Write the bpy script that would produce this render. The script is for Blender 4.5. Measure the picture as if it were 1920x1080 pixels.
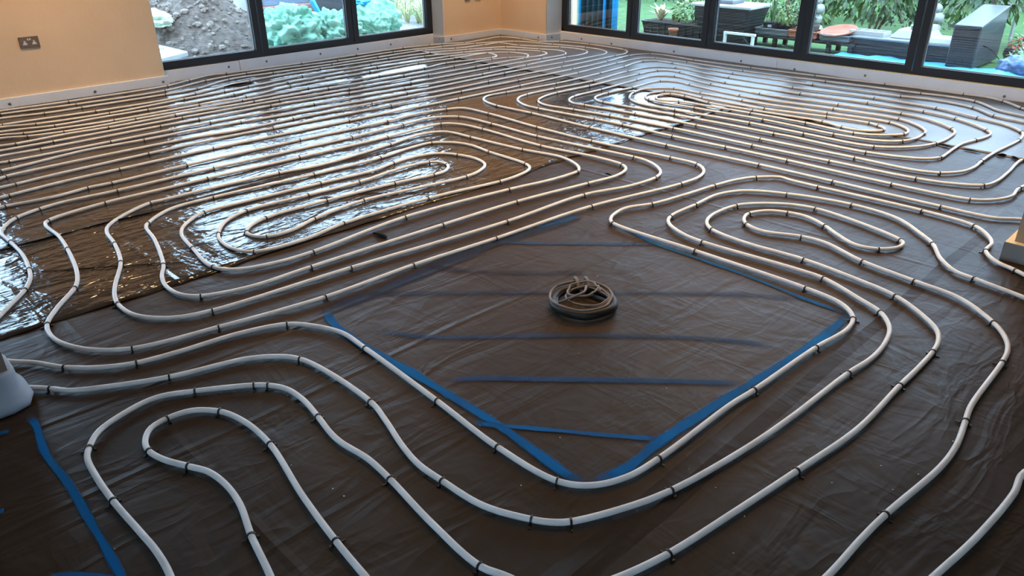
import bpy, bmesh, math, random
from mathutils import Vector, Matrix, noise

for o in list(bpy.data.objects):
    bpy.data.objects.remove(o, do_unlink=True)
scene = bpy.context.scene
COL = scene.collection
random.seed(7)

# ------------------------------------------------------------------ camera
# room axes: X along the right-hand window wall, Y along the left-hand window wall, Z up
F_PX, CAM_H = 1409.34, 1.40
PITCH, ROLL, YAW = math.radians(26.5045), math.radians(-0.5591), math.radians(45.6793)
_f = Vector((0, math.cos(PITCH), -math.sin(PITCH)))
_r = Vector((1, 0, 0))
_u = _r.cross(_f)
_r2 = _r * math.cos(ROLL) + _u * math.sin(ROLL)
_u2 = -_r * math.sin(ROLL) + _u * math.cos(ROLL)
_c, _s = math.cos(YAW), math.sin(YAW)
def _room(v):
    return Vector((_c * v.x - _s * v.y, _s * v.x + _c * v.y, v.z))
RIGHT, UP, FWD = _room(_r2), _room(_u2), _room(_f)
cam_data = bpy.data.cameras.new('camera')
cam_data.sensor_width = 36.0
cam_data.lens = F_PX / 1920.0 * 36.0
cam_data.clip_start = 0.05
cam_data.clip_end = 200
cam = bpy.data.objects.new('camera', cam_data)
COL.objects.link(cam)
m3 = Matrix((RIGHT, UP, -FWD)).transposed()
cam.matrix_world = Matrix.Translation((0, 0, CAM_H)) @ m3.to_4x4()
scene.camera = cam

# ------------------------------------------------------------------ world, exposure
world = bpy.data.worlds.new('overcast_sky')
scene.world = world
world.use_nodes = True
bg = world.node_tree.nodes['Background']
bg.inputs['Color'].default_value = (0.51, 0.73, 1.0, 1)
bg.inputs['Strength'].default_value = 13.0
vs = scene.view_settings
vs.view_transform = 'Standard'
vs.look = 'None'
vs.exposure = 0.0
vs.gamma = 1.0
vs.use_curve_mapping = False

# warm ceiling downlights (the fittings are built with the ceiling)
LAMP_SPOTS = [(-6.2, 1.8, 30), (-6.5, 6.25, 24), (-3.8, 2.2, 22), (-3.6, 4.2, 18), (-2.2, 4.3, 36), (-1.7, 2.5, 11), (-1.3, 5.3, 22)]  # the weakest lamp is added as warm fill for the pipe fronts
LAMP_COL = (1.0, 0.64, 0.33)
for (lx, ly, lw) in LAMP_SPOTS:
    ld = bpy.data.lights.new('downlight_glow', 'AREA')
    ld.shape = 'DISK'; ld.size = 0.14; ld.energy = lw; ld.spread = math.radians(115); ld.color = LAMP_COL
    lo = bpy.data.objects.new('downlight_glow', ld)
    lo.location = (lx, ly, 2.575)
    COL.objects.link(lo)
PIPES = {
 'A': "-7.189,-0.203 -7.193,1.297 -7.159,1.795t -7.197,2.642t -7.301,2.890t -7.392,3.136 -7.368,3.294t -7.321,4.099t -7.329,4.783t -7.319,5.424t -7.262,5.766t -7.214,5.918t -7.084,6.155t -7.099,6.472 -7.107,6.781t -6.804,6.855t -6.505,6.835t -6.301,7.000t -5.901,7.078t -5.570,7.071 -5.358,7.036t -5.256,6.957 -5.190,6.812 -5.184,6.641t -5.170,5.770t -5.183,4.778t -5.181,4.440 -5.224,3.513t -5.236,2.799t -5.221,2.336 -5.260,2.018 -5.257,1.293 -5.223,0.867t -5.206,0.833 -5.206,-0.140 -5.254,-0.302 -5.366,-0.350 -6.745,-0.350 -6.857,-0.302 -6.905,-0.140 -6.905,1.229 -6.843,1.525t -6.832,1.797t -6.834,2.478t -6.867,2.774t -7.055,3.164t -7.047,3.622t -7.018,4.273t -7.016,4.853t -7.005,5.481t -6.847,5.810t -6.795,6.207t -6.775,6.434t -6.461,6.464t -6.011,6.680t -5.782,6.734 -5.649,6.706t -5.551,6.617 -5.503,6.449 -5.512,6.228t -5.505,5.609t -5.480,4.979t -5.503,4.062t -5.550,3.230 -5.553,3.173t -5.592,2.310t -5.577,1.590t -5.560,0.968t -5.566,0.917 -5.566,0.160 -5.614,-0.002 -5.726,-0.050 -6.432,-0.050 -6.544,-0.002 -6.592,0.160 -6.592,1.156 -6.506,1.374t -6.462,1.885t -6.531,2.513t -6.567,2.891t -6.610,3.135t -6.702,3.739t -6.695,4.535t -6.685,5.232t -6.566,5.693t -6.465,6.047t -6.233,6.200t -5.962,6.323t -5.841,6.273 -5.785,6.115 -5.804,5.887t -5.823,5.202t -5.831,4.594t -5.843,3.704t -5.889,3.046t -5.892,2.225t -5.874,1.313t -5.877,0.990 -5.877,0.460 -5.925,0.298 -6.037,0.250 -6.172,0.250 -6.284,0.298 -6.332,0.460 -6.332,1.096 -6.266,1.232t -6.226,1.485 -6.192,1.828t -6.225,2.507t -6.224,2.918t -6.344,3.410t -6.378,4.302t -6.413,4.933t -6.359,5.378t -6.324,5.833t -6.214,5.831 -6.126,5.781 -6.087,5.665t -6.201,5.127t -6.151,4.800t -6.142,4.245t -6.155,3.480t -6.118,2.832t -6.106,1.954t -6.094,1.646 -6.107,1.450t -6.157,1.229t -6.236,1.073 -6.236,0.561 -6.202,0.433 -6.125,0.400 -6.047,0.433 -6.014,0.561 -6.014,1.022 -5.998,1.112t -6.021,1.425 -5.998,1.720t -6.013,2.220t -5.999,2.875t -6.006,3.593t -5.980,4.414t -6.005,5.068t -6.004,5.593t -5.949,5.776t -5.851,5.955t -5.897,6.043 -6.002,6.088 -6.179,6.029t -6.388,5.752 -6.487,5.412t -6.513,4.982 -6.544,4.505t -6.507,3.476t -6.391,2.891t -6.352,2.534 -6.353,2.143t -6.359,1.764 -6.349,1.458t -6.439,1.121 -6.439,0.310 -6.391,0.148 -6.279,0.100 -5.895,0.100 -5.783,0.148 -5.735,0.310 -5.735,0.957 -5.726,1.192t -5.755,2.003t -5.742,2.291t -5.761,2.899t -5.704,3.613t -5.660,4.252t -5.670,5.244t -5.641,5.977t -5.642,6.337t -5.733,6.460t -5.880,6.505 -6.086,6.417t -6.483,6.269t -6.676,5.856t -6.823,5.418t -6.865,4.878t -6.888,4.056t -6.860,3.277t -6.676,2.674t -6.607,2.341 -6.613,1.832t -6.668,1.192t -6.668,0.010 -6.620,-0.152 -6.508,-0.200 -5.531,-0.200 -5.419,-0.152 -5.371,0.010 -5.373,0.878t -5.411,1.079 -5.451,1.256 -5.475,1.389 -5.455,1.770t -5.451,2.135 -5.430,2.474t -5.393,2.893 -5.384,3.127 -5.341,3.962t -5.364,5.159t -5.362,5.463 -5.330,5.975t -5.331,6.468 -5.333,6.635 -5.403,6.776 -5.553,6.859 -5.788,6.873t -6.213,6.778t -6.721,6.641t -6.948,6.204t -7.057,5.793t -7.179,5.175t -7.154,4.430t -7.221,3.430t -7.164,2.988t -6.997,2.540t -6.996,1.804t -7.069,1.271t -7.155,-0.227",
 'B': "-4.738,-0.797 -4.631,0.699 -4.633,0.725t -4.611,0.972 -4.641,1.142t -4.633,1.271t -4.656,1.726t -4.663,2.524t -4.649,3.250t -4.669,3.556 -4.621,3.804t -4.558,3.917 -4.267,3.936t -3.711,3.896t -3.188,3.884t -2.585,3.932t -2.387,3.928t -2.296,3.856 -2.246,3.735 -2.250,3.545t -2.377,2.910t -2.421,2.261t -2.462,1.797t -2.472,1.355t -2.543,0.936t -2.616,0.647t -2.722,0.534 -2.839,0.480 -2.933,0.468 -3.032,0.484t -3.148,0.551 -3.294,0.661t -3.359,0.692 -3.489,0.728 -3.763,0.774t -3.972,0.796 -4.174,0.795 -4.234,0.822t -4.302,1.122t -4.302,1.480 -4.305,1.700t -4.292,2.303t -4.285,2.985t -4.294,3.477t -4.200,3.560 -3.956,3.589t -3.357,3.564t -2.900,3.618 -2.712,3.604t -2.647,3.555 -2.606,3.416 -2.635,3.185t -2.710,2.686t -2.739,2.196t -2.770,1.469t -2.778,1.179 -2.843,1.002t -2.913,0.951 -3.024,0.938 -3.143,0.965 -3.259,1.018t -3.588,1.108 -3.782,1.142 -3.825,1.168t -3.947,1.333 -3.958,1.573t -3.916,2.179t -3.913,2.661t -3.951,2.917 -3.946,3.106t -3.844,3.212 -3.708,3.252 -3.505,3.229t -3.152,3.207t -3.084,3.172 -3.046,3.111 -3.021,2.989 -3.021,2.858t -3.094,2.389t -3.110,1.862t -3.067,1.600 -3.105,1.373t -3.211,1.321 -3.349,1.326 -3.431,1.355t -3.564,1.456 -3.632,1.602t -3.615,1.960t -3.599,2.285t -3.631,2.537 -3.638,2.711 -3.612,2.817t -3.564,2.863 -3.494,2.862t -3.443,2.827 -3.396,2.751 -3.392,2.672t -3.433,2.416t -3.463,1.983t -3.463,1.623t -3.416,1.515 -3.353,1.462t -3.280,1.464 -3.230,1.503t -3.215,1.628 -3.271,1.792t -3.319,2.124t -3.281,2.402 -3.229,2.782t -3.257,2.921 -3.328,3.026 -3.460,3.068 -3.604,3.044t -3.711,2.985 -3.768,2.848 -3.760,2.649t -3.723,2.472 -3.743,2.117t -3.770,1.646 -3.770,1.435t -3.666,1.289 -3.561,1.228 -3.350,1.191t -3.081,1.165t -2.981,1.224 -2.921,1.388 -2.910,1.563t -2.958,2.130t -2.882,2.797t -2.828,3.088 -2.825,3.311t -2.856,3.367 -2.948,3.428 -3.101,3.465 -3.383,3.417t -3.771,3.390 -3.858,3.386t -4.105,3.352 -4.169,3.202 -4.119,2.889t -4.052,2.305 -4.091,2.047t -4.117,1.648 -4.120,1.347 -4.123,1.295t -4.029,1.117 -3.932,1.014 -3.850,0.979 -3.670,0.953t -3.426,0.894t -3.215,0.798 -3.114,0.759 -3.013,0.737t -2.889,0.744 -2.802,0.785 -2.731,0.859 -2.688,0.979t -2.636,1.588t -2.541,2.449t -2.523,3.021t -2.435,3.313 -2.420,3.538t -2.461,3.649 -2.562,3.735 -2.666,3.776 -2.756,3.782t -3.539,3.720t -4.020,3.737t -4.360,3.712t -4.490,3.543 -4.483,3.269t -4.462,2.810t -4.471,1.815t -4.468,1.245t -4.479,0.961 -4.455,0.841t -4.396,0.717t -4.309,0.647 -4.214,0.609 -4.054,0.609t -3.833,0.606 -3.639,0.581t -3.534,0.558 -3.426,0.509t -3.315,0.429 -3.243,0.375 -2.845,0.073",
 'C': "-4.828,-0.702 -5.009,0.787 -5.016,0.868t -5.048,1.103 -5.089,1.659t -5.111,2.241 -5.091,2.553t -5.057,3.583t -5.037,4.320t -5.022,5.006t -5.012,5.753t -5.029,6.322t -5.080,6.751t -4.977,6.990t -4.814,7.039 -4.426,7.002t -3.770,7.008t -3.132,7.051t -2.511,7.100t -2.333,7.122 -1.881,7.132t -1.709,7.139 -1.566,7.074t -1.394,6.901t -1.150,6.740 -0.850,6.620 -0.550,6.350 -0.400,5.900 -0.360,5.200 -0.380,4.600 -0.520,4.330 -0.729,4.249 -0.825,4.182 -1.072,4.173t -1.650,4.179t -2.112,4.180t -2.767,4.150t -3.432,4.155t -4.035,4.175t -4.415,4.166t -4.585,4.202 -4.686,4.266 -4.742,4.368 -4.725,4.562t -4.665,5.133t -4.679,5.780t -4.719,6.198t -4.746,6.327 -4.760,6.569t -4.674,6.683 -4.476,6.690t -3.745,6.626t -2.961,6.650t -2.227,6.700t -2.182,6.712 -1.953,6.740 -1.664,6.661t -1.471,6.491t -1.264,6.427 -1.040,6.340 -0.920,6.120 -0.930,5.750 -1.006,5.388t -0.992,5.039 -0.992,4.806 -1.022,4.695t -1.167,4.600 -1.334,4.560t -1.839,4.543t -2.357,4.535t -2.984,4.545t -3.547,4.526t -3.875,4.486t -4.157,4.451 -4.301,4.523t -4.370,4.655 -4.398,4.853t -4.377,5.258t -4.383,5.999t -4.353,6.254t -4.266,6.334 -4.144,6.336t -3.567,6.198t -2.867,6.227t -2.321,6.272t -1.894,6.273t -1.644,6.201t -1.466,6.086 -1.377,5.996t -1.333,5.926 -1.329,5.803 -1.354,5.673t -1.387,5.512 -1.386,5.331 -1.379,5.186 -1.381,5.092t -1.452,4.988 -1.758,4.887t -2.288,4.905 -2.400,4.900t -3.210,4.887t -3.878,4.853t -3.972,4.876 -4.049,4.956 -4.074,5.147t -4.051,5.455t -4.040,5.862t -3.921,5.935 -3.754,5.912t -3.199,5.813t -2.425,5.885t -1.938,5.908t -1.766,5.804 -1.671,5.675 -1.662,5.596t -1.655,5.445 -1.695,5.312t -1.810,5.212 -2.097,5.172t -2.651,5.208t -3.225,5.181t -3.662,5.181t -3.745,5.240 -3.796,5.334 -3.799,5.414 -3.754,5.519t -3.645,5.572 -3.382,5.534t -2.814,5.526t -2.351,5.610t -2.047,5.642t -1.970,5.610t -1.907,5.561 -1.901,5.506t -1.933,5.442 -2.019,5.394 -2.141,5.396t -2.307,5.449t -2.854,5.420t -3.241,5.411t -3.515,5.479t -3.654,5.467t -3.698,5.388 -3.682,5.300 -3.597,5.233 -3.444,5.283t -2.818,5.323t -2.378,5.329t -2.013,5.292t -1.869,5.358 -1.756,5.497t -1.763,5.610 -1.821,5.689 -1.948,5.761t -2.401,5.724t -3.087,5.662t -3.491,5.677t -3.762,5.676t -3.884,5.583 -3.942,5.468 -3.924,5.311t -3.861,5.179 -3.785,5.088t -3.621,5.012 -3.297,5.019t -2.671,5.051t -2.252,5.041t -1.775,5.053t -1.586,5.225 -1.516,5.403t -1.502,5.628 -1.522,5.800 -1.564,5.876t -1.790,6.048 -1.991,6.092t -2.463,6.053t -3.116,5.994t -3.622,6.051t -4.069,6.137t -4.184,6.071 -4.227,5.990 -4.227,5.753t -4.203,5.214t -4.193,4.844t -4.137,4.722 -4.032,4.655 -3.917,4.664t -3.447,4.710t -2.913,4.727t -2.398,4.713t -1.757,4.718t -1.402,4.715 -1.274,4.762t -1.190,4.878 -1.166,5.019 -1.174,5.183t -1.173,5.458 -1.148,5.869t -1.170,6.052 -1.191,6.109t -1.336,6.256 -1.538,6.337t -1.863,6.457t -2.354,6.484t -3.032,6.418t -3.666,6.423t -4.307,6.499t -4.504,6.371 -4.546,6.038t -4.496,5.456t -4.531,4.969t -4.536,4.627t -4.505,4.505 -4.431,4.415 -4.261,4.332 -4.100,4.323t -3.567,4.367t -3.307,4.377t -2.867,4.360t -2.462,4.377t -2.032,4.379t -1.395,4.364t -1.000,4.394t -0.910,4.469 -0.857,4.602 -0.865,4.777t -0.760,5.200 -0.660,5.700 -0.690,6.150 -0.850,6.420 -1.100,6.550 -1.315,6.630 -1.496,6.694 -1.722,6.912t -1.929,6.949 -2.144,6.925t -2.941,6.861t -3.739,6.803t -4.404,6.846t -4.778,6.811t -4.892,6.670 -4.895,6.306t -4.850,5.653t -4.835,4.841t -4.842,4.120t -4.875,3.062t -4.895,2.010t -4.876,1.401t -4.868,1.123 -4.821,0.789t -4.814,0.742 -4.602,-0.743",
 'D1': "-3.250,0.120 -2.872,0.288 -2.827,0.316 -2.760,0.371 -2.655,0.434t -2.560,0.528 -2.506,0.621t -2.475,0.752 -2.442,0.971 -2.379,1.130t -2.299,1.192 -2.178,1.239 -2.019,1.236t -1.586,1.211t -1.282,1.188t -1.061,1.202t -0.986,1.252 -0.938,1.345 -0.921,1.474t -0.914,1.847 -0.903,1.971t -0.883,2.365t -0.861,2.564 -0.880,2.664t -0.920,2.720 -0.984,2.761 -1.129,2.784t -1.663,2.794t -2.143,2.802t -2.197,2.851 -2.229,2.954 -2.228,3.028 -2.171,3.161t -2.130,3.390 -2.096,3.651t -2.060,3.823 -2.004,3.945t -1.901,4.044 -1.841,4.035 -1.669,4.031t -1.119,4.042t -0.860,3.999t -0.769,3.900 -0.732,3.816 -0.726,3.708t -0.658,3.612 -0.571,3.569t -0.532,3.546 -0.102,3.291",
 'D2': "-3.100,0.100 -2.850,0.240 -2.649,0.283 -2.547,0.359t -2.487,0.403 -2.425,0.494 -2.335,0.665t -2.258,0.899 -2.199,0.982 -2.121,1.035t -1.733,1.059t -1.618,1.034 -1.476,0.994 -1.381,0.978 -1.284,0.981t -1.133,0.995 -1.010,1.048t -0.968,1.076 -0.934,1.113t -0.866,1.252 -0.820,1.389t -0.770,1.684 -0.749,1.909 -0.731,2.281t -0.715,2.430 -0.724,2.573 -0.757,2.694 -0.829,2.789t -0.926,2.840 -1.118,2.923t -1.240,2.928 -1.696,2.906t -1.817,2.925 -1.945,2.994 -1.994,3.076t -2.000,3.312t -2.000,3.536 -1.926,3.689 -1.736,3.801t -1.413,3.880t -1.172,3.845 -1.007,3.714 -0.925,3.628t -0.839,3.475 -0.743,3.376 -0.671,3.357t -0.472,3.307 -0.200,3.200 0.020,2.950 0.090,2.650 0.020,2.400 -0.120,2.250 -0.176,2.130 -0.172,2.018 -0.191,1.777 -0.219,1.587 -0.259,1.337 -0.329,1.025",
 'E': "-1.318,0.278 -1.486,0.317 -1.585,0.324 -1.667,0.321 -1.842,0.313t -1.984,0.315 -2.083,0.325 -2.126,0.344t -2.190,0.393 -2.230,0.480 -2.244,0.585 -2.190,0.690t -2.085,0.842t -2.051,0.875t -1.990,0.906 -1.901,0.913 -1.782,0.898t -1.685,0.881 -1.623,0.878 -1.507,0.891 -1.391,0.884t -1.187,0.860 -0.990,0.851t -0.932,0.871 -0.857,0.896 -0.798,0.940 -0.758,1.006 -0.731,1.071 -0.696,1.199t -0.657,1.442 -0.620,1.698t -0.581,2.001 -0.581,2.326t -0.578,2.471 -0.581,2.621t -0.591,2.704 -0.623,2.789 -0.702,2.873 -0.840,2.967t -0.996,3.007 -1.265,3.045t -1.549,3.035 -1.748,3.072t -1.824,3.145 -1.855,3.252 -1.839,3.449t -1.786,3.538 -1.646,3.655 -1.521,3.691t -1.269,3.651 -1.047,3.569t -1.022,3.534 -1.026,3.463 -1.078,3.393t -1.165,3.366 -1.285,3.428 -1.378,3.496t -1.496,3.549 -1.596,3.539t -1.680,3.493 -1.732,3.389t -1.710,3.306 -1.663,3.251t -1.561,3.222 -1.398,3.287t -1.284,3.293 -1.073,3.207t -0.839,3.161t -0.656,3.125 -0.496,2.998t -0.428,2.900 -0.398,2.809 -0.389,2.712t -0.381,2.365 -0.367,2.269t -0.347,2.128 -0.346,1.996 -0.380,1.700t -0.389,1.571 -0.395,1.408 -0.424,1.134 -0.503,0.898 -0.623,0.745 -0.777,0.657 -0.949,0.627 -1.162,0.641 -1.301,0.653t -1.507,0.680 -1.764,0.726t -1.917,0.725 -2.024,0.696t -2.092,0.635 -2.106,0.563t -2.092,0.509 -2.038,0.471 -1.984,0.462t -1.919,0.476 -1.838,0.514t -1.777,0.543 -1.693,0.554 -1.594,0.546 -1.466,0.513t -1.319,0.484 -1.153,0.443",
}
# ------------------------------------------------------------------ helpers
def ray(px, py):
    return RIGHT * ((px - 960) / F_PX) + UP * ((540 - py) / F_PX) + FWD
def at_y(px, py, Y):
    d = ray(px, py); t = Y / d.y
    return Vector((d.x * t, Y, CAM_H + d.z * t))
def at_x(px, py, X):
    d = ray(px, py); t = X / d.x
    return Vector((X, d.y * t, CAM_H + d.z * t))
def at_z(px, py, Z=0.0):
    d = ray(px, py); t = (Z - CAM_H) / d.z
    return Vector((d.x * t, d.y * t, Z))

def new_mat(name):
    m = bpy.data.materials.new(name); m.use_nodes = True
    nt = m.node_tree
    return m, nt, nt.nodes['Principled BSDF']

def mat(name, col, rough=0.6, spec=0.4, var=0.0, vscale=8.0, bump=0.0, bscale=40.0, col2=None, metallic=0.0, detail=4.0, stretch=None):
    m, nt, b = new_mat(name)
    N, L = nt.nodes, nt.links
    b.inputs['Roughness'].default_value = rough
    b.inputs['Specular IOR Level'].default_value = spec
    b.inputs['Metallic'].default_value = metallic
    tc = N.new('ShaderNodeTexCoord')
    src = tc.outputs['Object']
    if stretch:
        mp = N.new('ShaderNodeMapping'); mp.inputs['Scale'].default_value = stretch
        L.new(src, mp.inputs['Vector']); src = mp.outputs['Vector']
    if col2 is None:
        k = max(0.0, 1 - var)
        col2 = tuple(c * k for c in col)
    nz = N.new('ShaderNodeTexNoise'); nz.inputs['Scale'].default_value = vscale; nz.inputs['Detail'].default_value = detail
    L.new(src, nz.inputs['Vector'])
    rp = N.new('ShaderNodeValToRGB')
    rp.color_ramp.elements[0].position = 0.32; rp.color_ramp.elements[1].position = 0.68
    rp.color_ramp.elements[0].color = (*col2, 1); rp.color_ramp.elements[1].color = (*col, 1)
    L.new(nz.outputs['Fac'], rp.inputs['Fac'])
    L.new(rp.outputs['Color'], b.inputs['Base Color'])
    if bump:
        n2 = N.new('ShaderNodeTexNoise'); n2.inputs['Scale'].default_value = bscale; n2.inputs['Detail'].default_value = 5
        L.new(src, n2.inputs['Vector'])
        bp = N.new('ShaderNodeBump'); bp.inputs['Strength'].default_value = bump; bp.inputs['Distance'].default_value = 0.01
        L.new(n2.outputs['Fac'], bp.inputs['Height']); L.new(bp.outputs['Normal'], b.inputs['Normal'])
    return m

def link(name, me, parent=None):
    o = bpy.data.objects.new(name, me)
    COL.objects.link(o)
    if parent is not None:
        o.parent = parent
    return o
def tag(o, label, cat=None, group=None, kind=None):
    o['label'] = label
    if cat: o['category'] = cat
    if group: o['group'] = group
    if kind: o['kind'] = kind
    return o
def empty(name, loc=(0, 0, 0), rz=0.0):
    o = link(name, None); o.location = loc; o.rotation_euler = (0, 0, rz); o.empty_display_size = 0.1
    return o
def finish(bm, name, m, parent=None, smooth=False):
    bmesh.ops.recalc_face_normals(bm, faces=bm.faces)
    me = bpy.data.meshes.new(name); bm.to_mesh(me); bm.free()
    if m: me.materials.append(m)
    if smooth: me.polygons.foreach_set('use_smooth', [True] * len(me.polygons))
    return link(name, me, parent)
def box(bm, x0, x1, y0, y1, z0, z1):
    v = [bm.verts.new(p) for p in ((x0, y0, z0), (x1, y0, z0), (x1, y1, z0), (x0, y1, z0), (x0, y0, z1), (x1, y0, z1), (x1, y1, z1), (x0, y1, z1))]
    for f in ((0, 3, 2, 1), (4, 5, 6, 7), (0, 1, 5, 4), (1, 2, 6, 5), (2, 3, 7, 6), (3, 0, 4, 7)):
        bm.faces.new([v[i] for i in f])
def bevel(bm, w, seg=2):
    bmesh.ops.bevel(bm, geom=list(bm.edges), offset=w, segments=seg, affect='EDGES', profile=0.5)
def box_obj(name, m, parent, x0, x1, y0, y1, z0, z1, bev=0.0):
    bm = bmesh.new(); box(bm, x0, x1, y0, y1, z0, z1)
    if bev: bevel(bm, bev)
    return finish(bm, name, m, parent)
def prism(bm, pts, z0, z1):
    a = [bm.verts.new((x, y, z0)) for x, y in pts]; b = [bm.verts.new((x, y, z1)) for x, y in pts]
    n = len(pts)
    bm.faces.new(a[::-1]); bm.faces.new(b)
    for i in range(n):
        bm.faces.new([a[i], a[(i + 1) % n], b[(i + 1) % n], b[i]])
def taper(bm, cx, cy, z0, z1, w0, d0, w1, d1):
    """box that changes size from bottom to top"""
    v = []
    for z, w, d in ((z0, w0, d0), (z1, w1, d1)):
        for sx, sy in ((-1, -1), (1, -1), (1, 1), (-1, 1)):
            v.append(bm.verts.new((cx + sx * w / 2, cy + sy * d / 2, z)))
    for f in ((0, 3, 2, 1), (4, 5, 6, 7), (0, 1, 5, 4), (1, 2, 6, 5), (2, 3, 7, 6), (3, 0, 4, 7)):
        bm.faces.new([v[i] for i in f])
def lathe(bm, prof, seg=24, c=(0, 0), cap=True):
    rings = []
    for r, z in prof:
        rings.append([bm.verts.new((c[0] + r * math.cos(2 * math.pi * i / seg), c[1] + r * math.sin(2 * math.pi * i / seg), z)) for i in range(seg)])
    for a, b in zip(rings[:-1], rings[1:]):
        for i in range(seg):
            bm.faces.new([a[i], a[(i + 1) % seg], b[(i + 1) % seg], b[i]])
    if cap:
        bm.faces.new(rings[0][::-1]); bm.faces.new(rings[-1])
def catmull(pts, step):
    """centripetal Catmull-Rom through 2D/3D points, sampled about every step metres; returns points, index of each control"""
    P = [Vector(p) for p in pts]
    P = [P[0] * 2 - P[1]] + P + [P[-1] * 2 - P[-2]]
    out, idx = [], []
    for i in range(1, len(P) - 2):
        p0, p1, p2, p3 = P[i - 1], P[i], P[i + 1], P[i + 2]
        t0 = 0.0
        t1 = t0 + max((p1 - p0).length, 1e-5) ** 0.5
        t2 = t1 + max((p2 - p1).length, 1e-5) ** 0.5
        t3 = t2 + max((p3 - p2).length, 1e-5) ** 0.5
        n = max(2, int(math.ceil((p2 - p1).length / step)))
        idx.append(len(out))
        for k in range(n):
            t = t1 + (t2 - t1) * k / n
            a1 = p0 * ((t1 - t) / (t1 - t0)) + p1 * ((t - t0) / (t1 - t0))
            a2 = p1 * ((t2 - t) / (t2 - t1)) + p2 * ((t - t1) / (t2 - t1))
            a3 = p2 * ((t3 - t) / (t3 - t2)) + p3 * ((t - t2) / (t3 - t2))
            b1 = a1 * ((t2 - t) / (t2 - t0)) + a2 * ((t - t0) / (t2 - t0))
            b2 = a2 * ((t3 - t) / (t3 - t1)) + a3 * ((t - t1) / (t3 - t1))
            out.append(b1 * ((t2 - t) / (t2 - t1)) + b2 * ((t - t1) / (t2 - t1)))
    idx.append(len(out)); out.append(P[-2])
    return out, idx
def tube(bm, pts, rad, seg=10, closed=False, flat=1.0):
    n = len(pts); rings = []
    for i, p in enumerate(pts):
        if closed: d = pts[(i + 1) % n] - pts[i - 1]
        else: d = pts[min(i + 1, n - 1)] - pts[max(i - 1, 0)]
        if d.length < 1e-7: d = Vector((1, 0, 0))
        d.normalize()
        ref = Vector((0, 0, 1)) if abs(d.z) < 0.9 else Vector((1, 0, 0))
        a = d.cross(ref).normalized(); b = a.cross(d)
        r = rad(i / max(1, n - 1)) if callable(rad) else rad
        rings.append([bm.verts.new(p + a * (r * math.cos(2 * math.pi * k / seg)) + b * (r * flat * math.sin(2 * math.pi * k / seg))) for k in range(seg)])
    m = n if closed else n - 1
    for i in range(m):
        A, B = rings[i], rings[(i + 1) % n]
        for k in range(seg):
            bm.faces.new([A[k], A[(k + 1) % seg], B[(k + 1) % seg], B[k]])
    if not closed:
        bm.faces.new(rings[0]); bm.faces.new(rings[-1][::-1])
def nz(x, y, z=0.0):
    return noise.noise(Vector((x, y, z)))

# ------------------------------------------------------------------ materials
M_plaster = mat('peach_plaster', (0.82, 0.61, 0.41), 0.85, 0.2, 0.07, 2.2, 0.15, 30)
M_white_plaster = mat('white_plaster', (0.82, 0.80, 0.77), 0.8, 0.2, 0.05, 3, 0.1, 40)
M_ceiling = mat('ceiling_white', (0.8, 0.79, 0.76), 0.9, 0.2, 0.03, 3)
M_board = mat('white_edge_insulation', (0.80, 0.85, 0.93), 0.6, 0.3, 0.06, 5, 0.08, 60)
M_board_top = mat('raw_board_edge', (0.78, 0.62, 0.36), 0.8, 0.2, 0.12, 30)
M_frame = mat('anthracite_frame', (0.018, 0.019, 0.022), 0.42, 0.5, 0.1, 30)
M_gasket = mat('rubber_gasket', (0.006, 0.006, 0.007), 0.7, 0.3)
M_bead = mat('grey_glazing_bead', (0.30, 0.31, 0.34), 0.4, 0.5)
M_washer = mat('grey_metal_washer', (0.20, 0.20, 0.21), 0.45, 0.5, 0.2, 40, metallic=0.4)
M_concrete = mat('concrete_slab', (0.25, 0.24, 0.23), 0.9, 0.2, 0.2, 6)
M_tie = mat('black_tie_plastic', (0.012, 0.011, 0.011), 0.4, 0.5)
M_black = mat('matt_black_underside', (0.004, 0.004, 0.004), 0.8, 0.2)
M_bronze = mat('brushed_bronze_plate', (0.20, 0.155, 0.13), 0.45, 0.5, 0.2, 60, metallic=0.2)
M_socket_white = mat('white_socket_insert', (0.75, 0.73, 0.70), 0.4, 0.5)

def pipe_material():
    m, nt, b = new_mat('white_heating_pipe')
    N, L = nt.nodes, nt.links
    b.inputs['Roughness'].default_value = 0.42
    b.inputs['Specular IOR Level'].default_value = 0.4
    tc = N.new('ShaderNodeTexCoord')
    n = N.new('ShaderNodeTexNoise'); n.inputs['Scale'].default_value = 14; n.inputs['Detail'].default_value = 4
    L.new(tc.outputs['Object'], n.inputs['Vector'])
    r = N.new('ShaderNodeValToRGB')
    r.color_ramp.elements[0].position = 0.25; r.color_ramp.elements[0].color = (0.60, 0.59, 0.575, 1)
    r.color_ramp.elements[1].position = 0.6; r.color_ramp.elements[1].color = (0.73, 0.72, 0.705, 1)
    L.new(n.outputs['Fac'], r.inputs['Fac']); L.new(r.outputs['Color'], b.inputs['Base Color'])
    return m
M_pipe = pipe_material()

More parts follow.
